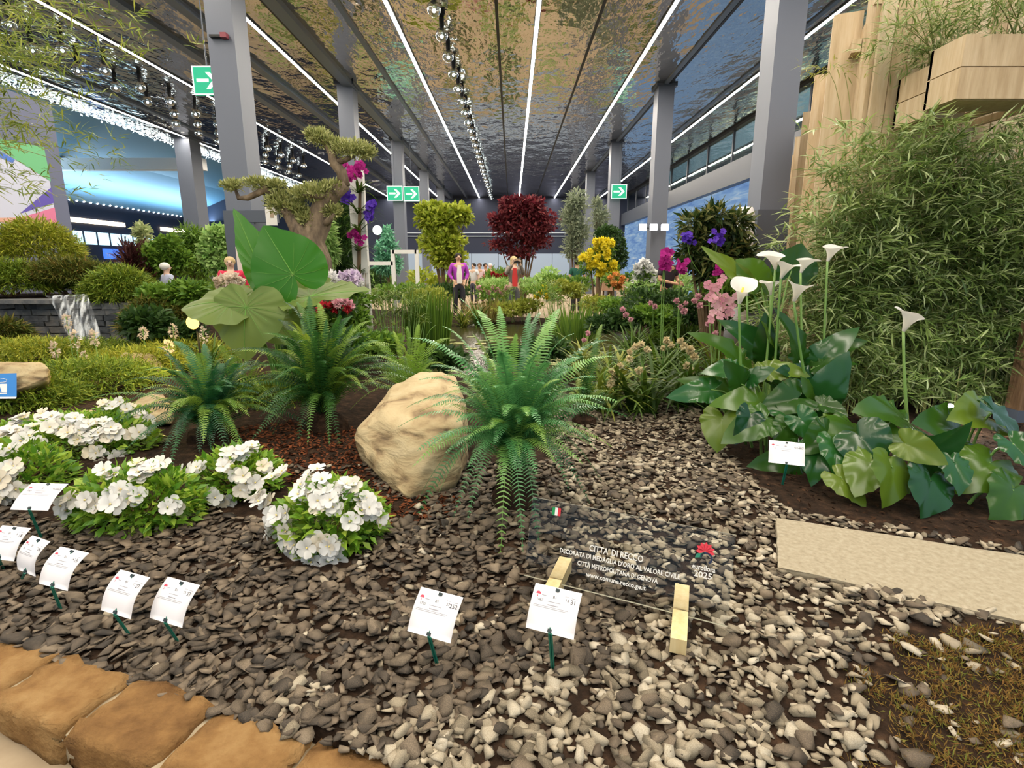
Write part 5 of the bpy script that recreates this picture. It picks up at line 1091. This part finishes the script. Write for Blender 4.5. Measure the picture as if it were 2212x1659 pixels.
# ---- orchid post
vb = at(778,610,9.0); vb.z = H(vb.x, vb.y); vp = plant('orchid_post', 'white post hung with magenta and violet vanda orchids', 'orchid post', vb)
MB().box(vb.x-.10, vb.x+.14, vb.y, vb.y+.12, vb.z-.02, at(778,358,9.0).z).build('post', m_white, vp)
for cy, n, L in ((395,22,.42),(440,24,.40),(480,26,.42),(520,22,.40),(570,18,.36),(600,14,.3)):
    p = at(775, cy+22, 8.9); V, T, A = ribbons(p, n, L*1.25, .026, (10,60), .03, .8, 6); mk_np('strap_leaves', V, T, m_strap_d, vp, A, kind='stuff')
MB().tube([at(775,620,8.9), at(778,400,8.9)], [.035,.025], 7).build('orchid_stem', m_bark, vp)
for kind, cs in (('magenta', ((742,358,7),(760,368,11),(780,362,11),(772,380,9),(755,384,7),(766,505,10),(772,520,9))), ('violet', ((745,412,9),(740,424,7),(755,430,7),(800,450,8),(797,468,8),(803,440,5)))):
    for cx, cy, r in cs: orchid_flowers(vp, kind, [(cx+R.gauss(0,r*.55), cy+R.gauss(0,r*.55)) for _ in range(8)], 8.75, .053)
rt = MB()
for k in range(26): p = at(765+R.uniform(-18,26), 590, 8.85); rt.tube([p, p+Vector((R.gauss(0,.05), R.gauss(0,.04), -R.uniform(.2,.45)))], .004, 3, False)
rt.build('aerial_roots', plain('dry root', lin(120,92,70), .9), vp)
# ---- bonsai olive
bY = 7.9; bb = at(690,600,bY); bb.z = H(bb.x,bY); bo = plant('bonsai_olive', 'old cloud pruned bonsai olive tree with twisted trunk', 'bonsai', bb)
m_oldbark = noisy('old olive bark', [(.3, lin(60,52,46)), (.55, lin(104,90,74)), (.8, lin(148,130,108))], 9, .9, .8, 40, stretch=(1,1,.4), bdist=.02)
q = lambda *pts: [at(x,y,bY+d) for x,y,d in pts]
tk = MB().tube([bb-Vector((0,0,.1))] + q((685,560,0),(672,520,0),(690,480,.05),(698,445,.05),(722,415,0),(748,398,0)), [.24,.2,.19,.17,.15,.11,.08], 9)
tk.tube(q((672,530,-.05),(645,500,-.05),(628,470,0),(612,440,.05),(600,422,.05),(575,408,0),(552,420,0),(535,428,0),(516,428,0),(508,408,0)), [.12,.11,.09,.08,.07,.06,.045,.04,.035,.02], 7)
tk.tube(q((745,402,0),(738,372,0),(722,352,0),(716,330,0),(704,308,0),(690,300,0)), [.08,.075,.07,.055,.04,.03], 7)
tk.tube(q((725,352,0),(745,345,0),(765,338,0)), [.05,.04,.02], 6).tube(q((690,490,0),(712,475,-.05),(722,462,-.05)), [.07,.05,.02], 6).tube(q((560,412,0),(590,405,.05)), [.04,.02], 5).tube(q((628,470,0),(608,455,-.1)), [.05,.02], 5).tube(q((720,418,0),(690,425,-.1),(655,420,-.1)), [.06,.04,.02], 6)
tk.build('trunk', m_oldbark, bo, sm=True)
m_ol = leafm('olive leaf', lin(92,104,52), lin(140,146,86), .5, .2, .3, lin(166,168,112))
for e in ((690,298,26,17),(672,290,12,9),(712,306,14,8),(760,324,48,17),(735,312,18,10),(790,330,22,12),(500,402,22,11),(556,396,34,11),(596,402,22,12),(606,442,32,22),(600,425,18,12),(690,418,44,20),(720,405,28,14),(655,418,32,16),(640,450,22,16),(716,456,22,17),(664,474,26,20)):
    c, r = ell(e[0], e[1], e[2], e[3], bY); V, T, A = puff(c, r, int(260+e[2]*e[3]*1.1), .06, .018, .8, .8, .2, .7); mk_np('foliage_pad', V, T, m_ol, bo, A, kind='stuff')
# ---- reeds and papyrus in the pond
def blades(name, label, base, n, rad, h, mat, lean=.12, w=.012):
    t = plant(name, label, 'reeds', base); b = np.array(base); a = rng.random(n)*6.283; r = rad*np.sqrt(rng.random(n)); P = b + np.column_stack([r*np.cos(a), r*np.sin(a)*.8, np.zeros(n)]); D = np.column_stack([np.cos(a)*r/rad*lean*2 + rng.normal(0,lean*.5,n), rng.normal(0,lean*.6,n), np.ones(n)])
    V, T, A = leafcloud(P, D, np.tile([0,-1.,.1],(n,1))+rng.normal(0,.4,(n,3)), h*(.6+.45*rng.random(n)), w, .1, .03); mk_np('blades', V, T, mat, t, A, kind='stuff'); MB().ball((b[0],b[1],b[2]), (rad*.8,rad*.6,.05), 10, 5).build('root_mat', m_soil, t); return t
g = at(925,715,9.2); g.z = .06; blades('horsetail_reeds', 'dense upright green horsetail reeds standing in the pond', g, 420, .34, 1.12, G((40,70,16),(84,116,34)), .05, .02)
g = at(1470,690,9.4); g.z = .06; blades('grass_clump', 'upright green grass clump on the right pond rim', g, 200, .35, .8, m_strap_d, .25, .02)
g = at(1245,690,10.2); g.z = .05; blades('grass_clump', 'green iris blades at the water before the hummock', g, 160, .35, .8, G((52,84,24),(96,126,44)), .2, .03)
g = at(1050,650,13.5); g.z = .12; blades('grass_clump', 'brown green grasses on the bank before the purple jacket visitor', g, 200, .42, .7, G((92,84,40),(136,124,64)), .35, .02)
m_pap = leafm('papyrus ray', lin(58,84,26), lin(112,132,52), .5, .25, .3)
def papyrus(label, base, n, rad, h, s=.22):
    t = plant('papyrus', label, 'papyrus', base); b = Vector(base); st = MB(); parts = []
    for k in range(n):
        a = R.random()*6.28; r = rad*math.sqrt(R.random()); p = b + Vector((r*math.cos(a), r*math.sin(a)*.7, 0)); hh = h*R.uniform(.55,1.05); q = p + Vector((math.cos(a)*r*.4, math.sin(a)*r*.3, hh)); st.tube([p, (p+q)/2+Vector((0,0,.02)), q], .006, 4, False)
        parts.append(ribbons(q, 18, s*R.uniform(.8,1.2), .014, (-10,45), .004, .5, 4))
    V, T, A = join(*parts); mk_np('umbels', V, T, m_pap, t, A, kind='stuff'); st.build('stems', m_stem, t); return t
g = at(850,725,8.6); g.z = .06; papyrus('wide papyrus clump standing in the pond beside the reeds', g, 42, .46, 1.05)
g = at(800,715,8.0); g.z = .1; papyrus('low papyrus clump at the near pond rim', g, 18, .3, .55)
g = at(1215,690,11.6); g.z = .06; papyrus('papyrus clump in the far half of the pond', g, 26, .5, 1.1)
g = at(1130,640,13.7); g.z = .1; papyrus('papyrus clump on the far bank before the photographing visitor', g, 18, .4, .9)
def spiky(label, px, py, Y, n, L, w, mat, **k):
    b = at(px,py,Y); b.z = H(b.x,b.y); t = plant('spiky_plant', label, 'plant', b); V, T, A = ribbons(b, n, L, w, (25,85), .08, .8); V[:,2] = np.maximum(V[:,2], .08); mk_np('leaves', V, T, mat, t, A, kind='stuff'); MB().ball((b.x,b.y,b.z), (.1,.1,.06), 8, 4).build('crown', mat, t)
spiky('spiky brown green plant below the purple jacket visitor', 1000,665,12.9, 60, .8, .035, m_strap)
spiky('spiky striped plant at the far pond edge', 1035,660,13.0, 50, .8, .035, m_strap_d)
spiky('fan leaved green plant before the white haired visitor', 300,640,8.2, 40, .7, .05, m_strap_d)
spiky('long leaved green plant beside the pale elephant ear leaf', 440,740,6.4, 36, .6, .03, m_strap_d)
# creamy lupin like spikes in the juniper
for k, (px,py,h) in enumerate(((163,740,.22),(120,760,.2),(184,785,.22),(145,700,.16),(205,735,.16),(365,755,.14),(440,730,.2),(375,720,.18),(310,725,.14))):
    Y = 6.2 if py > 730 else 6.8; b = at(px,py,Y); t = plant('flower_spike', 'cream flower spike standing in the juniper', 'flower', (b.x,b.y,.14), 'cream flower spikes in the juniper')
    MB().tube([(b.x,b.y,.14), (b.x,b.y,b.z+h*.6)], .006, 5).build('stem', m_stem, t); V, T, A = puff((b.x,b.y,b.z+.03), (.035,.035,h*.5), 70, .035, .025, .3, 1, .7); mk_np('florets', V, T, fm['cream'], t, A, kind='stuff')

# ---- bamboo
m_bam = leafm('bamboo leaf', lin(66,92,42), lin(112,134,68), .34, .35, .6, lin(170,184,130)); m_bam3 = leafm('soft green bamboo leaf', lin(64,86,30), lin(104,124,48), .45, .3, .4, lin(140,148,64)); m_bam2 = leafm('yellow bamboo leaf', lin(86,96,34), lin(140,142,60), .45, .3, .4); m_culm = leafm('bamboo culm', lin(96,104,50), lin(140,136,76), .5, 0)
def bamboo(label, culms, mat, L=.12, lpn=7, nm='bamboo'):
    """culms: list of point lists (base ... tip)"""
    b = culms[0][0]; t = plant(nm, label, 'bamboo', (b.x, b.y, b.z)); Ps, Ds, Ls = [], [], []
    for pts in culms:
        cp = bez(pts[0], pts[1], pts[2], 12); MB().tube(cp, [max(.0025, .008*(1-i/13)) for i in range(12)], 5, False).build('culm', m_culm, t)
        for i in range(pts[3] if len(pts) > 3 else 3, 12):
            for _ in range(3):
                a = R.random()*6.28; d = Vector((math.cos(a), math.sin(a), R.uniform(-.2,.6))).normalized(); l = R.uniform(.12,.46); e = cp[i] + d*l
                for k in range(lpn):
                    f = R.uniform(.25,1.05); Ps.append(cp[i] + d*l*f + Vector((0,0,-.06*f*f))); dd = d*.7 + Vector((R.gauss(0,.6), R.gauss(0,.6), R.gauss(-.05,.4))); Ds.append(dd); Ls.append(L*R.uniform(.6,1.25))
    n = len(Ps); V, T, A = leafcloud(np.array(Ps), np.array(Ds), rdir(n)*.5+[0,-.2,.8], np.array(Ls), L*.105, .12, .15); V[:,2] = np.maximum(V[:,2], .1); mk_np('foliage', V, T, mat, t, A, kind='stuff'); return t
blab = ['nearest the tall calla clump', 'beside the column', 'in the middle of the hedge', 'behind the single calla flower', 'below the timber planters', 'beside the weathered post', 'at the end of the slat screen']
for k in range(7):
    cu = []; x0 = 1770 + 72*k
    for j in range(14):
        px = x0 + R.uniform(-40,40); Y = R.uniform(4.92,5.22); b = at(px, 880, Y); b.z = .11; topy = np.interp(px, [1720,1780,1860,1950,2050,2230], [500,410,300,265,290,280]) + R.uniform(-20,240); tp = at(px + R.gauss(-6,34), topy, Y - R.uniform(-.05,.18))
        if any(math.hypot(b.x+(tp.x-b.x)*f-bp.x, b.y+(tp.y-b.y)*f-bp.y) < .13 for f in (0,.3,.6,.9)): b = b + Vector((-.26,.14,0)); tp = tp + Vector((-.26,.14,0))
        cu.append([b, Vector((b.x, b.y, tp.z*.7)), tp, 1])
    bamboo('green bamboo clump ' + blab[k], cu, m_bam, .165, 12)
for (t_, c, w), lab, topl in ((pl1, 'bamboo growing out of the large timber planter', [(2110,-30),(2150,-60),(2190,-40),(2220,-20)]), (pl2, 'bamboo growing out of the small timber planter', [(1945,-20),(1985,-40),(2000,10),(2030,-30),(1920,40),(1900,90),(1960,60),(2050,0)])):
    cu = [[c + Vector((R.uniform(-w,w)*.3, R.uniform(-.1,.1), -.02)), c + Vector((0,0,.3)), at(x,y,c.y-.1), 2] for x,y in topl]; bamboo(lab, cu, m_bam, .12, 7)
b = at(1830,300,6.2); bamboo('wispy bamboo twig reaching past the fence fins', [[Vector((at(1830,880,5.3).x,5.3,.1)), at(1850,60,5.35), at(1765,160,5.3), 9], [Vector((at(1845,880,5.32).x,5.32,.1)), at(1860,40,5.35), at(1800,150,5.3), 9]], m_bam2, .10, 5)
cu = []
for px, py in ((330,110),(250,25),(270,60),(180,140),(150,230),(120,60),(60,200),(40,90),(90,20),(200,10),(60,330),(20,260),(0,40),(110,150),(150,290),(30,400),(230,300),(10,160)):
    bx = Vector((at(-160,700,5.9).x + R.uniform(-.2,.1), 5.9 + R.uniform(-.15,.15), .12)); tp = at(px,py,4.6 + R.uniform(-.3,.2)); cu.append([bx, Vector((bx.x+.05, bx.y, max(3.2, tp.z+.9))), tp, 6]); tp2 = tp + Vector((-R.uniform(.05,.4), R.uniform(-.2,.3), R.uniform(-.35,.2))); cu.append([bx, Vector((bx.x, bx.y, max(3.2, tp2.z+.9))), tp2, 5])
bamboo('tall yellow green bamboo arching over the partition wall', cu, m_bam3, .12, 9)
# ================================================================== PEOPLE AND SMALL FURNITURE
R.seed(61)
def skin_mesh(name, verts, edges, radii, mat, parent, lvl=1):
    me = bpy.data.meshes.new('sk'); me.from_pydata([tuple(v) for v in verts], edges, []); o = bpy.data.objects.new('sk', me); C.objects.link(o)
    sk = o.modifiers.new('skin', 'SKIN'); sk.use_smooth_shade = True; su = o.modifiers.new('sub', 'SUBSURF'); su.levels = lvl; su.render_levels = lvl
    for i, d in enumerate(me.skin_vertices[0].data): r = radii[i]; d.radius = r if hasattr(r,'__len__') else (r, r); d.use_root = (i == 0)
    bpy.context.view_layer.update(); m2 = bpy.data.meshes.new_from_object(o.evaluated_get(bpy.context.evaluated_depsgraph_get())); bpy.data.objects.remove(o); bpy.data.meshes.remove(me)
    m2.name = name; m2.materials.clear(); m2.materials.append(mat); smooth(m2); return link(name, m2, parent)
SK = [plain('skin %d' % i, lin(*c), .55) for i, c in enumerate(((222,176,150),(200,152,122),(176,128,98)))]
def person(label, px, Y, z0, ht, yaw, top, trousers, hair, skin=0, arms=None, hairlen=.0, jacket=None, phone=False, sleeves=1, beard=False):
    """faces the viewer at yaw 0; arms: ((elbow, wrist) left, (elbow, wrist) right) in the 1.7 m figure"""
    c = at(px, 600, Y); z0 = ground_z(c.x, Y); t = thing('person', label, 'person', (c.x, Y, z0)); t.rotation_euler = (0,0,yaw); s = ht/1.7; t.scale = (s,s,s); S = SK[skin]
    arms = arms or (((.25,.02,1.14),(.27,-.06,.90)), ((-.25,.02,1.14),(-.27,-.06,.90)))
    V = [(0,0,.96),(0,.01,1.12),(0,0,1.32),(0,.005,1.44),(0,0,1.52),(0,-.015,1.585),(0,0,1.655)]; r = [(.13,.10),(.115,.09),(.135,.095),(.05,.05),(.062,.066),(.074,.088),(.05,.06)]; E = [(i,i+1) for i in range(6)]
    def add(p, rad, link_): V.append(p); r.append(rad); E.append((link_, len(V)-1)); return len(V)-1
    add((0,-.115,1.575), .012, 5)                                              # nose
    for sx in (-1, 1): add((sx*.082,.01,1.58), .014, 5)                        # ears
    A = []
    for k, sx in ((0,1),(1,-1)):
        sh = add((sx*.165,.0,1.38), .058, 2); el = add(arms[k][0], .042, sh); wr = add(arms[k][1], .028, el); d = (Vector(arms[k][1])-Vector(arms[k][0])).normalized(); pm = add(tuple(Vector(arms[k][1])+d*.06), (.034,.02), wr)
        side = d.cross(Vector((0,1,0))).normalized() if abs(d.y) < .9 else Vector((1,0,0)); P = Vector(arms[k][1])+d*.09
        for j in range(4): f1 = add(tuple(P + side*(.027-.018*j) + d*.025), .0095, pm); add(tuple(P + side*(.027-.018*j)*1.1 + d*(.075-.012*abs(j-1)) + Vector((0,-.015,0))), .0085, f1)
        th = add(tuple(Vector(arms[k][1])+d*.04 + side*.045*-sx), .0105, pm); add(tuple(Vector(arms[k][1])+d*.085 + side*.06*-sx), .009, th)
    for sx in (-1, 1):
        hp = add((sx*.09,.0,.90), .085, 0); kn = add((sx*.10,-.01,.50), .056, hp); an = add((sx*.105,.03,.09), .036, kn); add((sx*.115,-.12,.035), (.042,.028), an)
    skin_mesh('body', V, E, r, S, t)
    def garment(nm, vv, ee, rr, m): return skin_mesh(nm, vv, ee, rr, m, t)
    # shirt
    vv = [(0,0,.90),(0,.01,1.10),(0,0,1.33),(0,.002,1.42)]; rr = [(.16,.12),(.142,.112),(.158,.115),(.07,.065)]; ee = [(0,1),(1,2),(2,3)]
    for k, sx in ((0,1),(1,-1)):
        vv.append((sx*.168,0,1.385)); rr.append(.072); ee.append((2,len(vv)-1)); e_ = Vector(arms[k][0]); s_ = Vector((sx*.168,0,1.385)); w_ = Vector(arms[k][1])
        if sleeves >= 1: vv.append(tuple(e_)); rr.append(.056); ee.append((len(vv)-2,len(vv)-1)); vv.append(tuple(e_.lerp(w_,.9))); rr.append(.044); ee.append((len(vv)-2,len(vv)-1))
        else: vv.append(tuple(s_.lerp(e_,.75))); rr.append(.066); ee.append((len(vv)-2,len(vv)-1))
    garment('shirt' if not jacket else 'jacket', vv, ee, rr, jacket or top)
    if jacket:                                                                  # open front shows the shirt
        f = MB()
        for i in range(5): pass
        f.add([(-.045,-.118,1.38),(.045,-.118,1.38),(.075,-.138,1.15),(.07,-.136,.90),(-.07,-.136,.90),(-.075,-.138,1.15),(0,-.10,1.2)], [(0,5,2,1),(5,4,3,2)]); f.build('shirt_front', top, t, local=True)
    vv = [(0,0,.98),(0,0,.90)]; rr = [(.14,.11),(.15,.12)]; ee = [(0,1)]
    for sx in (-1,1):
        for p, q in (((sx*.09,.0,.84),.10), ((sx*.10,-.01,.50),.072), ((sx*.105,.03,.10),.058)): vv.append(p); rr.append(q); ee.append((1 if p[2] > .8 else len(vv)-2, len(vv)-1))
    garment('trousers', vv, ee, rr, trousers)
    for sx in (-1,1): MB().ball((sx*.113,-.06,.035), (.05,.13,.04), 8, 5).build('shoe', m_black, t, True, True)
    for sx in (-1,1): MB().ball((sx*.032,-.083,1.592), (.012,.008,.008), 6, 4).build('eye', m_black, t, True, True)
    MB().ball((0,-.088,1.535), (.022,.008,.006), 6, 4).build('mouth', plain('lip', lin(170,90,86), .5), t, True, True)
    h = MB().ball((0,.03,1.605), (.099,.112,.092), 12, 8)
    if hairlen: h.ball((0,.05,1.56-hairlen*.4), (.10,.075,.08+hairlen*.55), 12, 8)
    h.build('hair', hair, t, True, True)
    if phone: MB().box(-.085,.085,-.40,-.39,1.50,1.585).build('phone', m_black, t, local=True)
    return t
col = lambda n, *c: plain(n, lin(*c), .75)
hb, hw, hd, hy = col('black hair',26,20,18), col('white hair',226,222,214), col('brown hair',74,48,32), col('blond hair',196,166,116)
person('person in an open purple jacket and white shirt beyond the pond', 991, 14.3, .0, 1.66, .25, col('white shirt',236,226,220), col('dark trousers',40,38,46), hb, 1, (((.25,.03,1.14),(.16,-.10,.98)),((-.25,.03,1.14),(-.16,-.10,.98))), .05, jacket=col('purple jacket',158,52,172))
person('person in a red top and grey cardigan photographing with raised phone', 1110, 15.4, .0, 1.78, .2, col('red top',206,50,50), col('grey trousers',70,70,76), hy, 0, (((.24,-.14,1.22),(.09,-.34,1.50)),((-.24,-.14,1.22),(-.09,-.34,1.50))), .12, jacket=col('grey cardigan',120,112,104), phone=True)
person('person in a dark green shirt bending behind the yellow rhododendron', 1246, 17.0, .0, 1.72, math.pi+.2, col('green shirt',18,72,58), col('dark trousers 2',36,36,42), hb, 1, sleeves=0)
person('person in a black shirt standing behind the magenta orchids', 1442, 10.9, .1, 1.66, .5, col('black shirt',34,26,36), col('navy trousers',28,28,44), hb, 2, (((.25,-.02,1.14),(.10,-.28,1.08)),((-.25,-.02,1.14),(-.10,-.28,1.08))), sleeves=0)
person('person with white hair and pale blue striped shirt seen from behind', 362, 11.6, .0, 1.58, math.pi-.6, col('pale blue shirt',176,184,214), col('beige trousers',150,136,112), hw, 0)
person('person with dark curly hair and cream top beside the dark shrub', 262, 11.6, .0, 1.60, math.pi+.5, col('cream top',206,186,142), col('brown trousers',80,64,52), hb, 1, hairlen=.04)
person('person with blond hair and red top behind the cream blossom', 500, 8.6, .1, 1.42, .4, col('crimson top',206,34,64), col('dark trousers 3',44,42,50), hy, 0)
person('person wearing a red cap above the hanging juniper', 180, 11.6, .0, 1.52, .2, col('grey top',120,120,120), col('dark trousers 4',44,42,50), col('red cap',222,52,40), 0)
for k, (px, c_, lab) in enumerate(((1023, (226,226,236), 'distant person in a white top by the red flower bed'), (1036, (232,190,196), 'distant person in a pale pink top by the red flower bed'), (1049, (220,90,96), 'distant person in a coral red top by the red flower bed'), (1060, (120,150,200), 'distant person in a pale blue top by the red flower bed'))):
    person(lab, px, 21.5+.4*k, 0, 1.62, .4*k-.5, col('far top %d' % k, *c_), col('far trousers %d' % k, 60,60,76), (hb, hd, hb, hw)[k], k % 3, sleeves=0)

# ---- floodlights on the right hand column, lamp by the fir
for k, (px, nmx) in enumerate(((1388,'first'),(1411,'second'),(1435,'third'))):
    c = at(px, 491, 15.75); t = thing('floodlight', 'white floodlight fixed on the column, %s' % ('nearest the hydrangea side','between the other two','nearest the schefflera side')[k], 'floodlight', tuple(c))
    MB().box(-.11,.11,-.05,.03,-.09,.09).build('housing', m_steel_d, t, local=True); MB().box(-.10,.10,-.06,-.05,-.08,.08).build('lens', emis('flood lens', (.92,.96,1,1), 45), t, local=True); MB().tube([(0,.02,0), (0,.16,0), (min(max(c.x,4.06),4.42)-c.x, .38, 0)], .02, 6).build('bracket', m_steel_d, t, local=True)
garden_lamp('white floodlight shining through the firs beside the white framed column', 815, 497, 17.0, (.9,.97,1,1), 30, r=.14, es=16)
# ---- white frame, panels, easel, pink box
c = at(875, 545, 15.2); t = thing('white_frame', 'white square frame standing before the column with exit signs', 'frame', (c.x, 15.2, 0)); a, b = at(848,540,15.2), at(902,600,15.2)
for x in (a.x, b.x): MB().box(x-.05, x+.05, 15.15, 15.25, 0, a.z).build('post', m_white, t)
MB().box(a.x, b.x, 15.15, 15.25, a.z-.10, a.z).build('top_bar', m_white, t); MB().box(a.x-1.4, a.x, 15.15, 15.25, at(848,565,15.2).z-.1, at(848,565,15.2).z).build('side_bar', m_white, t)
m_paperpink = noisy('pinkish white panel', [(.3, lin(226,200,188)), (.7, lin(242,226,216))], 3, .6, 0)
a, b = at(509, 533, 9.15), at(566, 640, 9.15); t = thing('info_panel', 'tall pinkish white information panel leaning on the nearest column', 'panel', (a.x, 9.15, .1)); MB().box(a.x, b.x, 9.14, 9.17, .1, a.z).build('board', m_paperpink, t)
for k in range(5): MB().box(a.x+.12, b.x-.1, 9.134, 9.14, a.z-.25-.12*k, a.z-.22-.12*k).build('text_line', m_grey, t)
a, b = at(567, 446, 9.2), at(594, 486, 9.2); t = thing('notice_board', 'small white notice fixed to the nearest column', 'notice', (a.x, 9.3, b.z)); MB().box(a.x, b.x, 9.28, 9.30, b.z, a.z).build('sheet', m_white, t); MB().box(a.x+.08, b.x-.04, 9.275, 9.28, b.z+.12, a.z-.06).build('printed_picture', plain('print brown', lin(150,130,108), .7), t); MB().box(a.x-.34, b.x, 9.30, 9.38, b.z+.05, a.z-.05).build('backing', m_steel_d, t)
a, b = at(1302, 602, 15.0), at(1356, 628, 15.0); t = thing('pink_crate', 'flat salmon pink box on thin legs beyond the pond', 'box', ((a.x+b.x)/2, 15.1, 0)); MB().box(a.x, b.x, 15.0, 15.2, b.z, a.z).build('body', plain('salmon', lin(220,160,130), .6), t); MB().box(a.x-.01, b.x+.01, 14.99, 15.21, a.z-.04, a.z+.01).build('rim', plain('salmon rim', lin(200,140,110), .6), t)
for x in (a.x+.05, b.x-.05): MB().box(x-.02, x+.02, 15.08, 15.12, -.01, b.z+.01).build('leg', m_dwood, t)
a, b = at(1580, 448, 8.9), at(1622, 640, 8.9); t = thing('wrapped_pillar', 'white wrapped round pillar behind the schefflera', 'pillar', ((a.x+b.x)/2, 8.9, .1)); MB().tube([((a.x+b.x)/2, 8.9, z) for z in (.08, .7, 1.5, a.z-.12, a.z)], [.17,.16,.165,.155,.11], 16).build('wrap', plain('white fabric', lin(236,240,250), .7), t, sm=True); MB().tube([((a.x+b.x)/2, 8.9, 1.0), ((a.x+b.x)/2, 8.9, 1.03)], .17, 16).build('cord', m_grey, t)

# ================================================================== TRIM: no leaf cuts through posts, boards, stones, trunks or blooms
bpy.context.view_layer.update()
def kids(o): return ([o] if o.type == 'MESH' else []) + [k for c in o.children for k in kids(c)]
def wtree(o):
    M = o.matrix_world; return BVHTree.FromPolygons([M @ v.co for v in o.data.vertices], [p.vertices[:] for p in o.data.polygons])
def trim(plant_o, solids, per=4, names=('foliage',)):
    """drop the single leaves of a plant that cut into solid things (per = triangles to a leaf)"""
    for f in kids(plant_o):
        if f.name.split('.')[0] not in names: continue
        ft = wtree(f); bad = set()
        for s in solids:
            if s is f: continue
            bad |= {i//per for i, _ in ft.overlap(wtree(s))}
        if not bad: continue
        me = f.data; n = len(me.polygons); T = np.zeros(n*3, np.int32); me.loops.foreach_get('vertex_index', T); T = T.reshape(-1,3)
        V = np.zeros(len(me.vertices)*3, np.float32); me.vertices.foreach_get('co', V); V = V.reshape(-1,3); A = np.zeros(len(V), np.float32); me.attributes['v'].data.foreach_get('value', A)
        keep = ~np.isin(np.arange(n)//per, list(bad)); T = T[keep]; used = np.unique(T); mp = np.zeros(len(V), np.int32); mp[used] = np.arange(len(used))
        f.data = mesh_np(me.name, V[used], mp[T], me.materials[0], A[used])
def byname(*p): return [o for o in bpy.data.objects if o.parent is None and o.name.split('.')[0] in p]
def solid(*p, skip=()): return [k for o in byname(*p) for k in kids(o) if k.get('kind') != 'stuff' and k.name.split('.')[0] not in skip]
timber = solid('timber_post', 'timber_screen', 'timber_fence', 'timber_planter'); lamps = solid('garden_spotlight'); callas = solid('calla_lily'); rocks = [o for o, _ in ROCKS]
for o in byname('bamboo'): trim(o, timber + lamps + callas)
wall = solid('stone_wall', 'waterfall', 'poster_wall', 'blue_sign')
for o in byname('juniper'): trim(o, wall + rocks + lamps + solid('elephant_ear', 'fern', skip=('frond', 'leaf')))
bon = solid('bonsai_olive', 'orchid_post', 'wrapped_pillar', 'pink_crate', 'white_frame', 'person', 'info_panel', 'column')
for o in byname('low_plant', 'moth_orchids', 'weeping_shrub', 'broad_shrub', 'flower_bed', 'red_flowers', 'cream_blossom', 'rhododendron'): trim(o, bon)
for o in byname('papyrus'): trim(o, bon, 6, ('umbels',))
for o in byname('low_plant'): trim(o, [k for k in solid('schefflera', 'rhododendron', 'hydrangea') if k.name.split('.')[0] in ('trunk', 'flower_head')])
